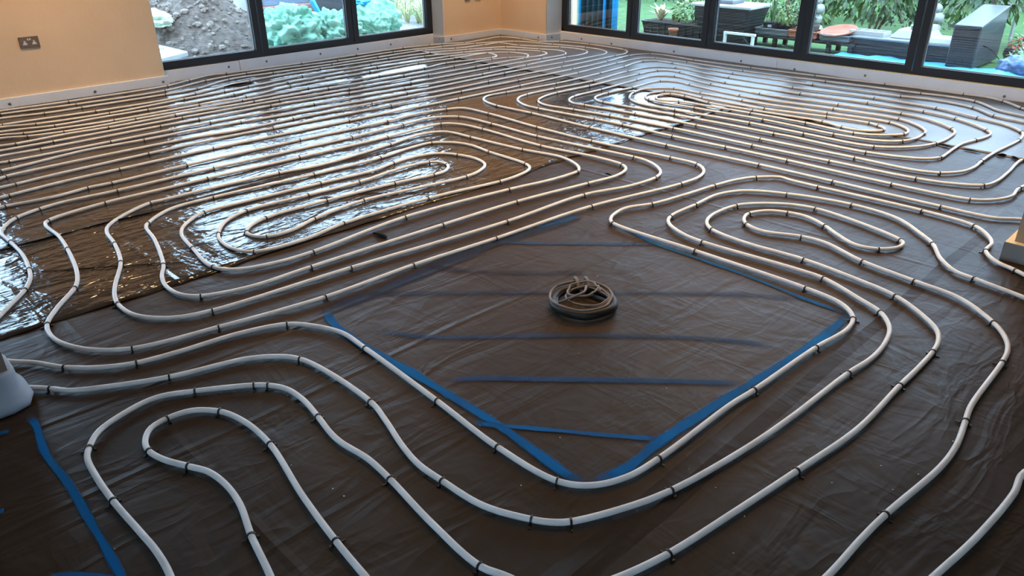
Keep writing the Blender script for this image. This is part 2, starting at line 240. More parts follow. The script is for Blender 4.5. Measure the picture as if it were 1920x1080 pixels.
def membrane_material(name, col, col2, rough, spec, wr_strength, wr_scale, fine, creases, rvar=0.1, ymask=None):
    """polythene sheet: two-tone dusty colour, stretched wrinkles, straight factory fold lines at given x"""
    m, nt, b = new_mat(name)
    N, L = nt.nodes, nt.links
    b.inputs['Specular IOR Level'].default_value = spec
    tc = N.new('ShaderNodeTexCoord')
    obj = tc.outputs['Object']
    def math_(op, a, bb=None, clamp=False):
        n = N.new('ShaderNodeMath'); n.operation = op; n.use_clamp = clamp
        for i, v in enumerate((a, bb)):
            if v is None: continue
            if isinstance(v, (int, float)): n.inputs[i].default_value = v
            else: L.new(v, n.inputs[i])
        return n.outputs[0]
    def noise_(scale, detail=3, dist=0.0, stretch=None, rot=0.0):
        n = N.new('ShaderNodeTexNoise'); n.inputs['Scale'].default_value = scale; n.inputs['Detail'].default_value = detail
        n.inputs['Distortion'].default_value = dist
        if stretch:
            mp = N.new('ShaderNodeMapping'); mp.inputs['Scale'].default_value = stretch; mp.inputs['Rotation'].default_value = (0, 0, rot)
            L.new(obj, mp.inputs['Vector']); L.new(mp.outputs['Vector'], n.inputs['Vector'])
        else: L.new(obj, n.inputs['Vector'])
        return n.outputs['Fac']
    n1 = noise_(1.3, 6)
    r = N.new('ShaderNodeValToRGB')
    r.color_ramp.elements[0].position = 0.3; r.color_ramp.elements[0].color = (*col2, 1)
    r.color_ramp.elements[1].position = 0.7; r.color_ramp.elements[1].color = (*col, 1)
    L.new(n1, r.inputs['Fac']); L.new(r.outputs['Color'], b.inputs['Base Color'])
    ro = math_('ADD', math_('MULTIPLY', noise_(3.0, 5), rvar), rough - rvar * 0.5)
    L.new(ro, b.inputs['Roughness'])
    # wrinkles: ridged stretched noises in two directions
    def ridged(v):
        return math_('SUBTRACT', 1.0, math_('MULTIPLY', math_('ABSOLUTE', math_('SUBTRACT', v, 0.5)), 4.0), True)
    w1 = ridged(noise_(wr_scale, 3, 0.6, (2.6, 0.8, 1), 0.15))
    w2 = ridged(noise_(wr_scale * 0.8, 3, 0.9, (0.9, 2.2, 1), -0.5))
    h = math_('ADD', math_('MULTIPLY', w1, 0.55), math_('MULTIPLY', w2, 0.3))
    h = math_('ADD', h, math_('MULTIPLY', noise_(wr_scale * 0.25, 2, 0.3), 1.6))
    h = math_('ADD', h, math_('MULTIPLY', noise_(wr_scale * 5, 3, 0.4, (1.6, 0.8, 1), 0.3), fine))
    sx = N.new('ShaderNodeSeparateXYZ'); L.new(obj, sx.inputs[0])
    wob = math_('MULTIPLY', math_('SUBTRACT', noise_(1.1, 2), 0.5), 0.05)
    xw = math_('ADD', sx.outputs['X'], wob)
    yw = math_('ADD', sx.outputs['Y'], wob)
    for (ax, x0, w, amp) in creases:
        d = math_('ABSOLUTE', math_('SUBTRACT', xw if ax == 'x' else yw, x0))
        g = math_('SUBTRACT', 1.0, math_('DIVIDE', d, w), True)
        h = math_('ADD', h, math_('MULTIPLY', g, amp))
    bp = N.new('ShaderNodeBump'); bp.inputs['Strength'].default_value = wr_strength; bp.inputs['Distance'].default_value = 0.02
    if ymask:
        mr = N.new('ShaderNodeMapRange'); mr.interpolation_type = 'SMOOTHSTEP'
        mr.inputs['From Min'].default_value = ymask[0]; mr.inputs['From Max'].default_value = ymask[1]
        mr.inputs['To Min'].default_value = wr_strength; mr.inputs['To Max'].default_value = wr_strength * ymask[2]
        L.new(math_('ADD', sx.outputs['Y'], math_('MULTIPLY', noise_(0.8, 2), 2.0)), mr.inputs['Value']); L.new(mr.outputs[0], bp.inputs['Strength'])
    L.new(h, bp.inputs['Height']); L.new(bp.outputs['Normal'], b.inputs['Normal'])
    return m
M_matte = membrane_material('dusty_brown_membrane', (0.046, 0.0295, 0.0190), (0.025, 0.0160, 0.0102), 0.50, 0.14, 0.34, 3.2, 0.12,
    [('x', -2.36, 0.02, 0.7), ('x', -1.93, 0.02, 0.6), ('x', -0.83, 0.05, 2.2), ('x', -1.4, 0.02, 0.25), ('y', 0.55, 0.02, 0.3), ('y', 3.4, 0.02, 0.4)], 0.16)
M_satin = membrane_material('grey_satin_membrane', (0.115, 0.108, 0.106), (0.088, 0.081, 0.079), 0.44, 0.45, 0.16, 3.0, 0.06, [('x', -1.6, 0.03, 0.4)], 0.10)
M_gloss = membrane_material('glossy_brown_polythene', (0.050, 0.042, 0.037), (0.033, 0.027, 0.023), 0.13, 0.26, 0.42, 3.0, 0.55,
    [('x', -4.02, 0.03, 1.0), ('x', -5.1, 0.03, 0.5), ('y', 1.0, 0.02, 0.3)], 0.12, (4.6, 6.0, 0.25))

def glass_material():
    m = bpy.data.materials.new('window_glass'); m.use_nodes = True
    nt = m.node_tree; N, L = nt.nodes, nt.links
    N.remove(N['Principled BSDF'])
    out = N['Material Output']
    tr = N.new('ShaderNodeBsdfTransparent'); tr.inputs['Color'].default_value = (0.93, 0.96, 0.96, 1)
    gl = N.new('ShaderNodeBsdfGlossy'); gl.inputs['Roughness'].default_value = 0.01
    fr = N.new('ShaderNodeFresnel'); fr.inputs['IOR'].default_value = 1.5
    mx = N.new('ShaderNodeMixShader')
    L.new(fr.outputs[0], mx.inputs[0]); L.new(tr.outputs[0], mx.inputs[1]); L.new(gl.outputs[0], mx.inputs[2])
    L.new(mx.outputs[0], out.inputs['Surface'])
    return m
M_glass = glass_material()

# ------------------------------------------------------------------ room shell
XW, XB = -7.318, -7.42        # inner board faces: plastered left wall, board under the left window
YW, YB = 6.968, 7.212         # the same for the far wall and the right-hand window
CEIL = 2.60
HEAD = 2.22
bm = bmesh.new(); box(bm, -7.7, 2.7, -3.3, 7.5, -0.12, -0.012)
tag(finish(bm, 'floor', M_concrete), 'bare concrete slab beneath the dark membrane', 'floor', kind='structure')
bm = bmesh.new(); box(bm, -7.7, 2.7, -3.3, 7.5, CEIL, CEIL + 0.1)
tag(finish(bm, 'ceiling', M_ceiling), 'plain white ceiling of the extension', 'ceiling', kind='structure')

bm = bmesh.new()
prism(bm, [(-7.62, 1.15), (XW - 0.018, 1.15), (XW - 0.018, 2.685), (XW - 0.033, 2.70), (-7.408, 2.70), (-7.408, 2.62), (-7.62, 2.62)], -0.1, CEIL)
box(bm, -7.62, XW - 0.018, 2.70, 5.97, HEAD, CEIL)
box(bm, -7.62, XB - 0.012, 2.62, 5.97, -0.1, 0.111); box(bm, -7.62, XB - 0.012, -1.9, 1.15, -0.1, 0.111)
box(bm, -7.62, XW - 0.018, -3.2, -1.9, -0.1, CEIL)
box(bm, -7.62, XW - 0.018, -1.9, 1.15, HEAD, CEIL)
tag(finish(bm, 'wall_left', M_plaster), 'peach plastered wall with the double socket on the left', 'wall', kind='structure')
bm = bmesh.new()
prism(bm, [(-7.62, 5.97), (XB - 0.01, 5.97), (XW + 0.005, 6.045), (XW + 0.005, YW + 0.018), (-6.512, YW + 0.018), (-6.48, YB + 0.01), (-6.48, 7.5), (-7.62, 7.5)], -0.1, CEIL)
tag(finish(bm, 'wall_corner', M_plaster), 'peach plastered corner pier between the two windows', 'wall', kind='structure')
bm = bmesh.new()
box(bm, -6.48, -0.26, YB + 0.0, 7.5, HEAD, CEIL)
box(bm, -6.48, -0.26, YB + 0.001, 7.5, -0.1, 0.103)
box(bm, -0.26, 2.7, YB + 0.0, 7.5, -0.1, CEIL)
tag(finish(bm, 'wall_right', M_plaster), 'peach plastered wall over and beside the right-hand window', 'wall', kind='structure')
bm = bmesh.new(); box(bm, 2.6, 2.7, -3.3, 7.3, -0.1, CEIL)
tag(finish(bm, 'wall_side', M_white_plaster), 'white plastered side wall out of view on the right', 'wall', kind='structure')
bm = bmesh.new()
box(bm, -7.62, -0.4, -3.3, -3.2, -0.1, CEIL); box(bm, 1.2, 2.7, -3.3, -3.2, -0.1, CEIL); box(bm, -0.4, 1.2, -3.3, -3.2, HEAD, CEIL)
tag(finish(bm, 'wall_back', M_white_plaster), 'white plastered wall behind the viewer', 'wall', kind='structure')
# white reveals at the two window ends
bm = bmesh.new()
prism(bm, [(XB - 0.006, 5.966), (XW + 0.009, 6.036), (XW + 0.009, 6.046), (XB - 0.006, 5.98)], 0.0, HEAD)
tag(finish(bm, 'trim_1', M_white_plaster), 'white reveal strip beside the left window end', 'trim', kind='structure')
bm = bmesh.new()
prism(bm, [(-6.508, YW + 0.018), (-6.474, YB), (-6.485, YB), (-6.518, YW + 0.018)], 0.0, HEAD)
tag(finish(bm, 'trim_2', M_white_plaster), 'white reveal strip beside the right-hand window end', 'trim', kind='structure')

# edge insulation boards at the foot of the walls
def washer(parent, loc, face):
    bm = bmesh.new()
    for k in range(6):                       # star washer with a screw head
        a = math.pi * 2 * k / 6
        u, v = math.cos(a), math.sin(a)
        p = [(0.004 * -v, 0.004 * u), (0.012 * u - 0.003 * v, 0.012 * v + 0.003 * u), (0.012 * u + 0.003 * v, 0.012 * v - 0.003 * u), (0.004 * v, -0.004 * u)]
        vs_ = [bm.verts.new((x, y, 0.0)) for x, y in p] + [bm.verts.new((x, y, 0.0025)) for x, y in p]
        bm.faces.new(vs_[4:]); 
        for i in range(4): bm.faces.new([vs_[i], vs_[(i + 1) % 4], vs_[4 + (i + 1) % 4], vs_[4 + i]])
    lathe(bm, [(0.006, 0.0), (0.006, 0.004), (0.003, 0.0055)], 10)
    o = finish(bm, 'screw_washer', M_washer, parent)
    o.location = loc
    o.rotation_euler = (0, math.pi / 2, 0) if face == 'x' else (math.pi / 2, 0, 0)
    return o
def board(name, x0, x1, y0, y1, h, label, bev=0.003):
    bm = bmesh.new(); box(bm, x0, x1, y0, y1, -0.01, h); bevel(bm, bev, 1)
    return tag(finish(bm, name, M_board), label, 'baseboard', kind='structure')
b = board('baseboard_left', XW - 0.02, XW, 1.15, 2.715, 0.081, 'white edge board below the socket wall')
for y, z in ((1.402, .034), (2.065, .032), (2.659, .031)): washer(b, (XW, y, z), 'x')
b = board('baseboard_window_left', XB - 0.03, XB, 2.70, 3.47, 0.106, 'white edge board under the first pane of the left window')
washer(b, (XB, 3.355, .062), 'x')
b = board('baseboard_window_left', XB - 0.03, XB + 0.004, 3.472, 5.96, 0.110, 'longer white edge board under the rest of the left window')
for y, z in ((3.762, .064), (4.394, .062), (4.871, .058), (5.325, .056)): washer(b, (XB + .004, y, z), 'x')
bm = bmesh.new()
prism(bm, [(XB + 0.0, 5.955), (XW + 0.03, 6.022), (XW + 0.03, YW - 0.002), (-6.492, YW - 0.002), (-6.462, YB - 0.01), (-6.478, YB - 0.0), (-6.51, YW + 0.016), (XW + 0.01, YW + 0.016), (XW + 0.01, 6.045), (XB - 0.0, 5.975)], -0.01, 0.079)
b = tag(finish(bm, 'baseboard_corner', M_board), 'white edge board wrapping the corner pier', 'baseboard', kind='structure')
washer(b, (XW + 0.03, 6.13, .045), 'x'); washer(b, (-6.63, YW - 0.002, .035), 'y'); washer(b, (-6.54 + 0.06, YW + 0.08, .04), 'x'); washer(b, (-7.345, 6.0, .05), 'x')
b = board('baseboard_right', -6.474, -3.60, YB - 0.025, YB, 0.098, 'white edge board under the near-corner panes of the right-hand window')
for x, z in ((-6.123, .042), (-5.667, .033), (-4.803, .038), (-3.987, .031)): washer(b, (x, YB - 0.025, z), 'y')
b = board('baseboard_right', -3.598, -0.26, YB - 0.024, YB, 0.099, 'white edge board under the far panes of the right-hand window')
for x, z in ((-3.409 - .2, .028), (-3.408, .02), (-2.731, .048), (-1.594, .028)):
    if x > -3.55: washer(b, (x, YB - 0.024, z), 'y')
box_obj('timber_packer', M_board_top, b, -3.59, -0.3, YB - 0.018, YB + 0.0, 0.099, 0.105)

# glazed screens: frame, sashes, panes
def screen(name, axis, face, splits, start, end, zb, label, out):
    """axis 'x': screen lies in plane x=face and runs along y; out = -1/+1 outward sign"""
    root = empty(name, (0, 0, 0)); tag(root, label, 'window', kind='structure')
    def B(bm, a0, a1, d0, d1, z0, z1):
        lo, hi = sorted((face + out * d0, face + out * d1))
        if axis == 'x': box(bm, lo, hi, a0, a1, z0, z1)
        else: box(bm, a0, a1, lo, hi, z0, z1)
    bm = bmesh.new()
    B(bm, start, end, 0.004, 0.085, zb, zb + 0.028)
    B(bm, start, end, 0.004, 0.085, HEAD - 0.03, HEAD)
    B(bm, start, start + 0.03, 0.004, 0.085, zb, HEAD); B(bm, end - 0.03, end, 0.004, 0.085, zb, HEAD)
    finish(bm, 'outer_frame', M_frame, root)
    edges = [start + 0.026] + list(splits) + [end - 0.026]
    for i in range(len(edges) - 1):
        a0, a1 = edges[i] + (0.006 if i else 0), edges[i + 1] - (0.006 if i < len(edges) - 2 else 0)
        w = 0.062
        bm = bmesh.new()
        B(bm, a0, a1, 0.0, 0.07, zb + 0.024, zb + 0.074); B(bm, a0, a1, 0.0, 0.07, HEAD - 0.09, HEAD - 0.026)
        B(bm, a0, a0 + w, 0.0, 0.07, zb + 0.074, HEAD - 0.09); B(bm, a1 - w, a1, 0.0, 0.07, zb + 0.074, HEAD - 0.09)
        s = finish(bm, 'sash', M_frame, root)
        bm = bmesh.new(); B(bm, a0 + w, a1 - w, 0.030, 0.042, zb + 0.074, zb + 0.080)
        B(bm, a0 + w, a0 + w + 0.006, 0.030, 0.042, zb + 0.08, HEAD - 0.09); B(bm, a1 - w - 0.006, a1 - w, 0.030, 0.042, zb + 0.08, HEAD - 0.09)
        finish(bm, 'glazing_bead', M_bead, s)
        bm = bmesh.new()
        p = [(a0 + w, zb + 0.074), (a1 - w, zb + 0.074), (a1 - w, HEAD - 0.09), (a0 + w, HEAD - 0.09)]
        B(bm, a0 + w - 0.002, a1 - w + 0.002, 0.046, 0.050, zb + 0.072, HEAD - 0.088)
        finish(bm, 'pane', M_glass, s)
    return root
screen('window_1', 'x', XB, (3.742, 4.842), 2.625, 5.962, 0.112, 'dark framed three-pane glazed screen on the left', -1)
screen('window_2', 'y', YB, (-5.422, -4.428, -3.393, -2.353, -1.32), -6.474, -0.27, 0.104, 'dark framed glazed screen of six panes along the right', 1)
screen('window_3', 'x', XB, (-0.9, 0.1), -1.895, 1.145, 0.112, 'dark framed glazed screen beyond the socket wall, out of view', -1)
bm = bmesh.new(); box(bm, -7.5, XB, -1.9, 1.15, -0.01, 0.112)
tag(finish(bm, 'baseboard_far_left', M_board), 'white edge board out of view beyond the socket wall', 'baseboard', kind='structure')

screen('window_fill', 'y', -3.2, (0.4,), -0.395, 1.195, -0.01, 'glazed doors added behind the viewer for cool light, out of view', -1)  # unseen doors, put in and sized for cool light on the near pipes

# pillar on the right edge and wall end on the left edge
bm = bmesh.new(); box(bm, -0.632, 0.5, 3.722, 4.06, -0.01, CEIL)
tag(finish(bm, 'wall_pillar', mat('shade_darkened_plaster', (0.40, 0.28, 0.18), 0.9, 0.2, 0.15, 4)), 'shaded plaster pillar at the right edge', 'wall', kind='structure')  # the pillar's shade is put into this darker plaster colour
bm = bmesh.new()
prism(bm, [(-0.662, 3.685), (0.53, 3.685), (0.53, 3.715), (-0.638, 3.715), (-0.638, 3.98), (-0.662, 3.98)], -0.01, 0.083)
b = tag(finish(bm, 'baseboard_pillar', mat('shade_grey_board', (0.24, 0.23, 0.22), 0.75, 0.3, 0.2, 9)), 'grey edge board round the foot of the right pillar', 'baseboard', kind='structure')  # grey carries the shade on the board's front face
bm = bmesh.new()
prism(bm, [(-0.660, 3.687), (0.528, 3.687), (0.528, 3.72), (-0.634, 3.72), (-0.634, 3.978), (-0.660, 3.978)], 0.083, 0.0855)
finish(bm, 'raw_top_edge', M_board_top, b)
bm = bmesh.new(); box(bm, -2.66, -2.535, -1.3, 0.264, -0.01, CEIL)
tag(finish(bm, 'wall_end', mat('shaded_brown_plaster', (0.24, 0.18, 0.14), 0.85, 0.2, 0.1, 3)), 'plaster wall end at the left edge', 'wall', kind='structure')  # brown colour carries the shade on this wall end
M_foam = mat('pale_blue_edge_foam', (0.31, 0.36, 0.43), 0.55, 0.4, 0.06, 9)
bm = bmesh.new()
path = [(-2.535, -1.3)] + [(-2.535, -1.3 + 0.3 * i) for i in range(1, 5)] + [(-2.535, 0.15), (-2.535, 0.235), (-2.541, 0.256), (-2.56, 0.262), (-2.62, 0.262), (-2.66, 0.262)]
prof = [(0.002, 0.132), (0.016, 0.134), (0.022, 0.125), (0.024, 0.09), (0.030, 0.06), (0.046, 0.035), (0.052, 0.018), (0.046, 0.004), (0.03, 0.0)]
rings = []
for i, (x, y) in enumerate(path):
    a = Vector(path[max(0, i - 1)]); c = Vector(path[min(len(path) - 1, i + 1)])
    t = (c - a).normalized(); n = Vector((t.y, -t.x))
    rings.append([bm.verts.new((x + n.x * o, y + n.y * o, z)) for o, z in prof])
for A, B_ in zip(rings[:-1], rings[1:]):
    for k in range(len(prof) - 1): bm.faces.new([A[k], B_[k], B_[k + 1], A[k + 1]])
tag(finish(bm, 'baseboard_foam', M_foam, None, True), 'pale blue foam skirt flaring out at the left wall end', 'baseboard', kind='structure')

# recessed downlight fittings
M_lampring = mat('lamp_ring', (0.7, 0.7, 0.7), 0.3, 0.5)
M_lens, _nt, _b = new_mat('lamp_lens')
_b.inputs['Emission Color'].default_value = (*LAMP_COL, 1); _b.inputs['Emission Strength'].default_value = 4.0
ring_me = lens_me = None
for i, (lx, ly, lw) in enumerate(LAMP_SPOTS):
    r_ = empty('downlight', (lx, ly, CEIL))
    tag(r_, 'round recessed ceiling downlight', 'light', 'recessed ceiling downlights')
    if ring_me is None:
        bm = bmesh.new(); lathe(bm, [(0.075, 0.0), (0.095, 0.0), (0.09, -0.008), (0.075, -0.008)], 24, cap=False)
        ring_me = finish(bm, 'trim_ring', M_lampring, r_).data
        bm = bmesh.new(); lathe(bm, [(0.074, -0.001), (0.074, -0.004)], 24)
        lens_me = finish(bm, 'lens', M_lens, r_).data
    else:
        link('trim_ring', ring_me, r_); link('lens', lens_me, r_)

# double socket on the left wall
s = empty('double_socket', (XW - 0.018, 1.671, 0.490)); tag(s, 'bronze double wall socket with white inserts on the peach wall', 'socket')
bm = bmesh.new(); box(bm, 0, 0.011, -0.073, 0.073, -0.044, 0.044); bevel(bm, 0.003, 2); finish(bm, 'face_plate', M_bronze, s)
for sy in (-1, 1):
    bm = bmesh.new(); cy = sy * 0.034
    for (hy, hz, w, h) in ((0, -0.004, 0.007, 0.010),):
        pass
    v = []
    pts = [(cy - 0.017, -0.018), (cy + 0.017, -0.018), (cy + 0.017, -0.010), (cy + 0.006, 0.002), (cy + 0.006, 0.014), (cy - 0.006, 0.014), (cy - 0.006, 0.002), (cy - 0.017, -0.010)]
    a = [bm.verts.new((0.0105, y, z)) for y, z in pts]; c = [bm.verts.new((0.0125, y, z)) for y, z in pts]
    bm.faces.new(c)
    for i in range(len(pts)): bm.faces.new([a[i], a[(i + 1) % len(pts)], c[(i + 1) % len(pts)], c[i]])
    ins = finish(bm, 'socket_insert', M_socket_white, s)
    bm = bmesh.new()
    for (y, z, w, h) in ((cy, 0.007, 0.003, 0.004), (cy - 0.011, -0.012, 0.004, 0.002), (cy + 0.011, -0.012, 0.004, 0.002)):
        box(bm, 0.0124, 0.0129, y - w / 2, y + w / 2, z - h, z + h)
    finish(bm, 'pin_holes', M_gasket, ins)
    box_obj('rocker_switch', M_socket_white, s, 0.0105, 0.0145, sy * 0.008 - 0.005, sy * 0.008 + 0.005, 0.016, 0.030, 0.001)
for (y_, lab) in ((6.43, 'bronze single wall plate on the corner pier, nearest the left window'), (6.60, 'bronze single wall plate in the middle of the corner pier'), (6.79, 'bronze single wall plate nearest the inner corner')):
    s = empty('wall_plate', (XW + 0.005, y_, 0.497)); tag(s, lab, 'socket', 'wall plates on the corner pier')
    bm = bmesh.new(); box(bm, 0, 0.011, -0.043, 0.043, -0.043, 0.043); bevel(bm, 0.003, 2); finish(bm, 'face_plate', M_bronze, s)
    box_obj('rocker_switch', M_socket_white, s, 0.0105, 0.0145, -0.008, 0.008, -0.014, 0.014, 0.001)

# ------------------------------------------------------------------ floor membranes
def h_m(x, y):
    return 0.0018 * nz(x * 1.7, y * 1.7, 3.1) + 0.0012 * nz(x * 4.3, y * 4.3, 8.0)
def sheet(name, x0, x1, y0, y1, step, base, m, hf, label, ragged=None, skip=None):
    nx, ny = int(round((x1 - x0) / step)), int(round((y1 - y0) / step))
    verts, faces, keep = [], [], {}
    for j in range(ny + 1):
        for i in range(nx + 1):
            x = x0 + (x1 - x0) * i / nx; y = y0 + (y1 - y0) * j / ny
            z = base + hf(x, y)
            if ragged: x, y, z = ragged(i, j, nx, ny, x, y, z)
            verts.append((x, y, z))
    for j in range(ny):
        for i in range(nx):
            a = j * (nx + 1) + i
            faces.append((a, a + 1, a + nx + 2, a + nx + 1))
    me = bpy.data.meshes.new(name); me.from_pydata(verts, [], faces)
    me.materials.append(m); me.polygons.foreach_set('use_smooth', [True] * len(me.polygons))
    o = link(name, me); tag(o, label, 'sheet')
    sol = o.modifiers.new('thickness', 'SOLIDIFY'); sol.thickness = 0.0012; sol.offset = -1
    return o
near_sheet = sheet('membrane_sheet', -3.25, 2.58, -3.15, 5.6, 0.06, 0.0, M_matte, h_m, 'matte dusty brown membrane sheet carrying the blue marked square')
def rag_far(i, j, nx, ny, x, y, z):
    if x < -6.40: y = min(y, 6.94)
    if y < 6.05 and x < -6.9: pass
    if j == 0: y += 0.03 * nz(x * 3, 1.7) + 0.012 * nz(x * 14, 4.4); z += max(0, 0.003 * nz(x * 5, 9.1))
    return x, y, z
far_sheet = sheet('membrane_sheet', -7.28, 2.58, 5.44, 7.19, 0.05, 0.0, M_satin, lambda x, y: h_m(x, y) + 0.003 + 0.007 * min(1.0, max(0.0, (-2.9 - x) / 0.25)), 'satin grey-brown membrane sheet in front of the right-hand window', rag_far)
def h_g(x, y):
    w = 0.003 * nz(x * 2.2, y * 1.0, 5.0) + 0.0028 * nz(x * 6.5, y * 2.2, 1.0)
    return w + 0.002 * nz(x * 11, y * 5, 2.0)
def rag_gloss(i, j, nx, ny, x, y, z):
    if i == nx:
        x += 0.035 * nz(y * 1.6, 2.0) + 0.016 * nz(y * 11, 3.0); z += max(0.0, 0.001 + 0.005 * nz(y * 6, 7.7))
    pass
    x = max(x, -7.40 if (2.76 < y < 5.9 or y < 1.1) else -7.30)
    return x, y, z
gloss_sheet = sheet('membrane_sheet', -7.41, -3.05, -3.15, 6.95, 0.045, 0.0045, M_gloss, h_g, 'glossy wrinkled brown polythene sheet in front of the left window', rag_gloss)

# torn flaps and gaps along the sheet joins: a small arched lip with a black mouth
def flap(parent, a, b_, h, w, label=None):
    a, b_ = Vector((*a, 0)), Vector((*b_, 0)); d = (b_ - a); n = Vector((-d.y, d.x, 0)).normalized()
    if n.dot(-a) < 0: n = -n
    bm = bmesh.new(); N_ = 14; up, lo, bk = [], [], []
    for i in range(N_ + 1):
        t = i / N_; s_ = math.sin(math.pi * t) ** 0.7
        p = a + d * t + n * (0.006 * nz(t * 7, a.x * 3))
        lo.append(bm.verts.new((p.x, p.y, 0.006)))
        q = p + n * (w * 0.25 * s_); up.append(bm.verts.new((q.x, q.y, 0.007 + h * s_)))
        q = p - n * (w * s_); bk.append(bm.verts.new((q.x, q.y, 0.0065)))
    for i in range(N_):
        bm.faces.new([lo[i], lo[i + 1], up[i + 1], up[i]])
        bm.faces.new([up[i], up[i + 1], bk[i + 1], bk[i]])
    o = finish(bm, 'torn_flap', M_black, parent, True)
    return o
def fl(parent, p, q, h, w):
    A, B_ = at_z(*p, 0.006), at_z(*q, 0.006); flap(parent, (A.x, A.y), (B_.x, B_.y), h, w)
fl(gloss_sheet, (415, 165), (478, 155), 0.020, 0.02)
fl(gloss_sheet, (-60, 488), (150, 431), 0.007, 0.012)
fl(gloss_sheet, (140, 433), (317, 392), 0.009, 0.012)
fl(gloss_sheet, (55, 511), (366, 490), 0.0035, 0.004)
fl(gloss_sheet, (650, 364), (817, 361), 0.004, 0.005)
fl(gloss_sheet, (698, 437), (726, 447), 0.014, 0.03)
fl(gloss_sheet, (1266, 239), (1282, 235), 0.02, 0.03)
fl(gloss_sheet, (1362, 212), (1374, 208), 0.012, 0.02)
fl(far_sheet, (1760, 271), (1785, 277), 0.012, 0.02)
fl(far_sheet, (1804, 279), (1840, 286), 0.006, 0.02)
fl(far_sheet, (1868, 291), (1888, 292), 0.014, 0.02)
fl(far_sheet, (1896, 294), (1911, 300), 0.012, 0.02)
fl(far_sheet, (1505, 225), (1530, 229), 0.012, 0.02)
fl(near_sheet, (1134, 326), (1148, 330), 0.010, 0.015)

# ------------------------------------------------------------------ sprayed blue marking lines on the near membrane
def paint_material():
    m, nt, b = new_mat('blue_marker_spray')
    N, L = nt.nodes, nt.links
    b.inputs['Base Color'].default_value = (0.003, 0.12, 0.34, 1); b.inputs['Roughness'].default_value = 0.8; b.inputs['Specular IOR Level'].default_value = 0.1
    uv = N.new('ShaderNodeUVMap'); uv.uv_map = 'UVMap'
    sp = N.new('ShaderNodeSeparateXYZ'); L.new(uv.outputs[0], sp.inputs[0])
    def math_(op, a, bb=None, clamp=False):
        n = N.new('ShaderNodeMath'); n.operation = op; n.use_clamp = clamp
        for i, v in enumerate((a, bb)):
            if v is None: continue
            if isinstance(v, (int, float)): n.inputs[i].default_value = v
            else: L.new(v, n.inputs[i])
        return n.outputs[0]
    tc = N.new('ShaderNodeTexCoord')
    n1 = N.new('ShaderNodeTexNoise'); n1.inputs['Scale'].default_value = 28; n1.inputs['Detail'].default_value = 6
    L.new(tc.outputs['Object'], n1.inputs['Vector'])
    n2 = N.new('ShaderNodeTexNoise'); n2.inputs['Scale'].default_value = 5; n2.inputs['Detail'].default_value = 3
    L.new(tc.outputs['Object'], n2.inputs['Vector'])
    d = math_('ABSOLUTE', math_('SUBTRACT', math_('MULTIPLY', sp.outputs[0], 2.0), 1.0))
    e = math_('SUBTRACT', 1.0, d)                                   # 1 at the middle, 0 at the rim
    e = math_('ADD', e, math_('MULTIPLY', math_('SUBTRACT', n1.outputs['Fac'], 0.5), 0.35))
    oi = N.new('ShaderNodeObjectInfo')
    a = math_('MULTIPLY', math_('SUBTRACT', e, 0.05), 2.2, True)
    a = math_('MULTIPLY', a, math_('ADD', math_('MULTIPLY', n2.outputs['Fac'], 0.7), 0.55))
    # a light coat lets the brown sheet show through: thin coats are a browner blue, not a clearer layer
    mc = N.new('ShaderNodeMix'); mc.data_type = 'RGBA'
    mc.inputs[6].default_value = (0.034, 0.024, 0.017, 1); mc.inputs[7].default_value = (0.003, 0.12, 0.34, 1)
    L.new(math_('MULTIPLY', oi.outputs['Alpha'], math_('ADD', math_('MULTIPLY', n2.outputs['Fac'], 0.6), 0.65), True), mc.inputs[0]); L.new(mc.outputs[2], b.inputs['Base Color'])
    a = math_('MULTIPLY', a, math_('ADD', math_('MULTIPLY', oi.outputs['Alpha'], 0.65), 0.40), True)
    # fade at both ends
    v = sp.outputs[1]
    fade = math_('MULTIPLY', math_('MULTIPLY', v, 14.0, True), math_('MULTIPLY', math_('SUBTRACT', 1.0, v), 14.0, True))
    a = math_('MULTIPLY', a, fade)
    L.new(a, b.inputs['Alpha'])
    return m
M_paint = paint_material()
def paint(pts, width, alpha):
    P = [at_z(px, py, 0.002) for px, py in pts]
    C, _ = catmull(P, 0.03)
    bm = bmesh.new(); uvl = bm.loops.layers.uv.new('UVMap')
    rows = []
    n = len(C)
    for i, p in enumerate(C):
        d = (C[min(i + 1, n - 1)] - C[max(i - 1, 0)]).normalized(); s_ = Vector((-d.y, d.x, 0))
        w = width * (0.85 + 0.35 * nz(i * 0.21, width * 50))
        row = []
        for k in range(5):
            u = k / 4; q = p + s_ * (w * (u - 0.5))
            row.append((bm.verts.new((q.x, q.y, h_m(q.x, q.y) + 0.0034)), u, i / (n - 1)))
        rows.append(row)
    for A, B_ in zip(rows[:-1], rows[1:]):
        for k in range(4):
            q = [A[k], A[k + 1], B_[k + 1], B_[k]]
            f = bm.faces.new([t[0] for t in q])
            for l, t in zip(f.loops, q): l[uvl].uv = (t[1], t[2])
    o = finish(bm, 'spray_line', M_paint, near_sheet, True)
    o.color = (1, 1, 1, alpha)
    for p_ in o.data.polygons:
        if p_.normal.z < 0: p_.flip()
    return o
paint([(612, 578), (620, 600), (680, 648), (760, 692), (860, 752), (940, 802), (1010, 852), (1060, 888), (1098, 908)], 0.055, 1.0)
paint([(1105, 912), (1180, 874), (1240, 826), (1330, 768), (1420, 712), (1500, 662), (1560, 618), (1592, 588)], 0.058, 1.0)
paint([(1594, 592), (1510, 561), (1400, 517), (1300, 482), (1230, 457), (1165, 424)], 0.04, 0.8)
paint([(1085, 405), (1050, 418), (960, 446), (840, 492), (720, 543), (640, 572), (608, 586)], 0.12, 0.27)
paint([(1085, 406), (1050, 416), (1010, 427)], 0.06, 0.65)
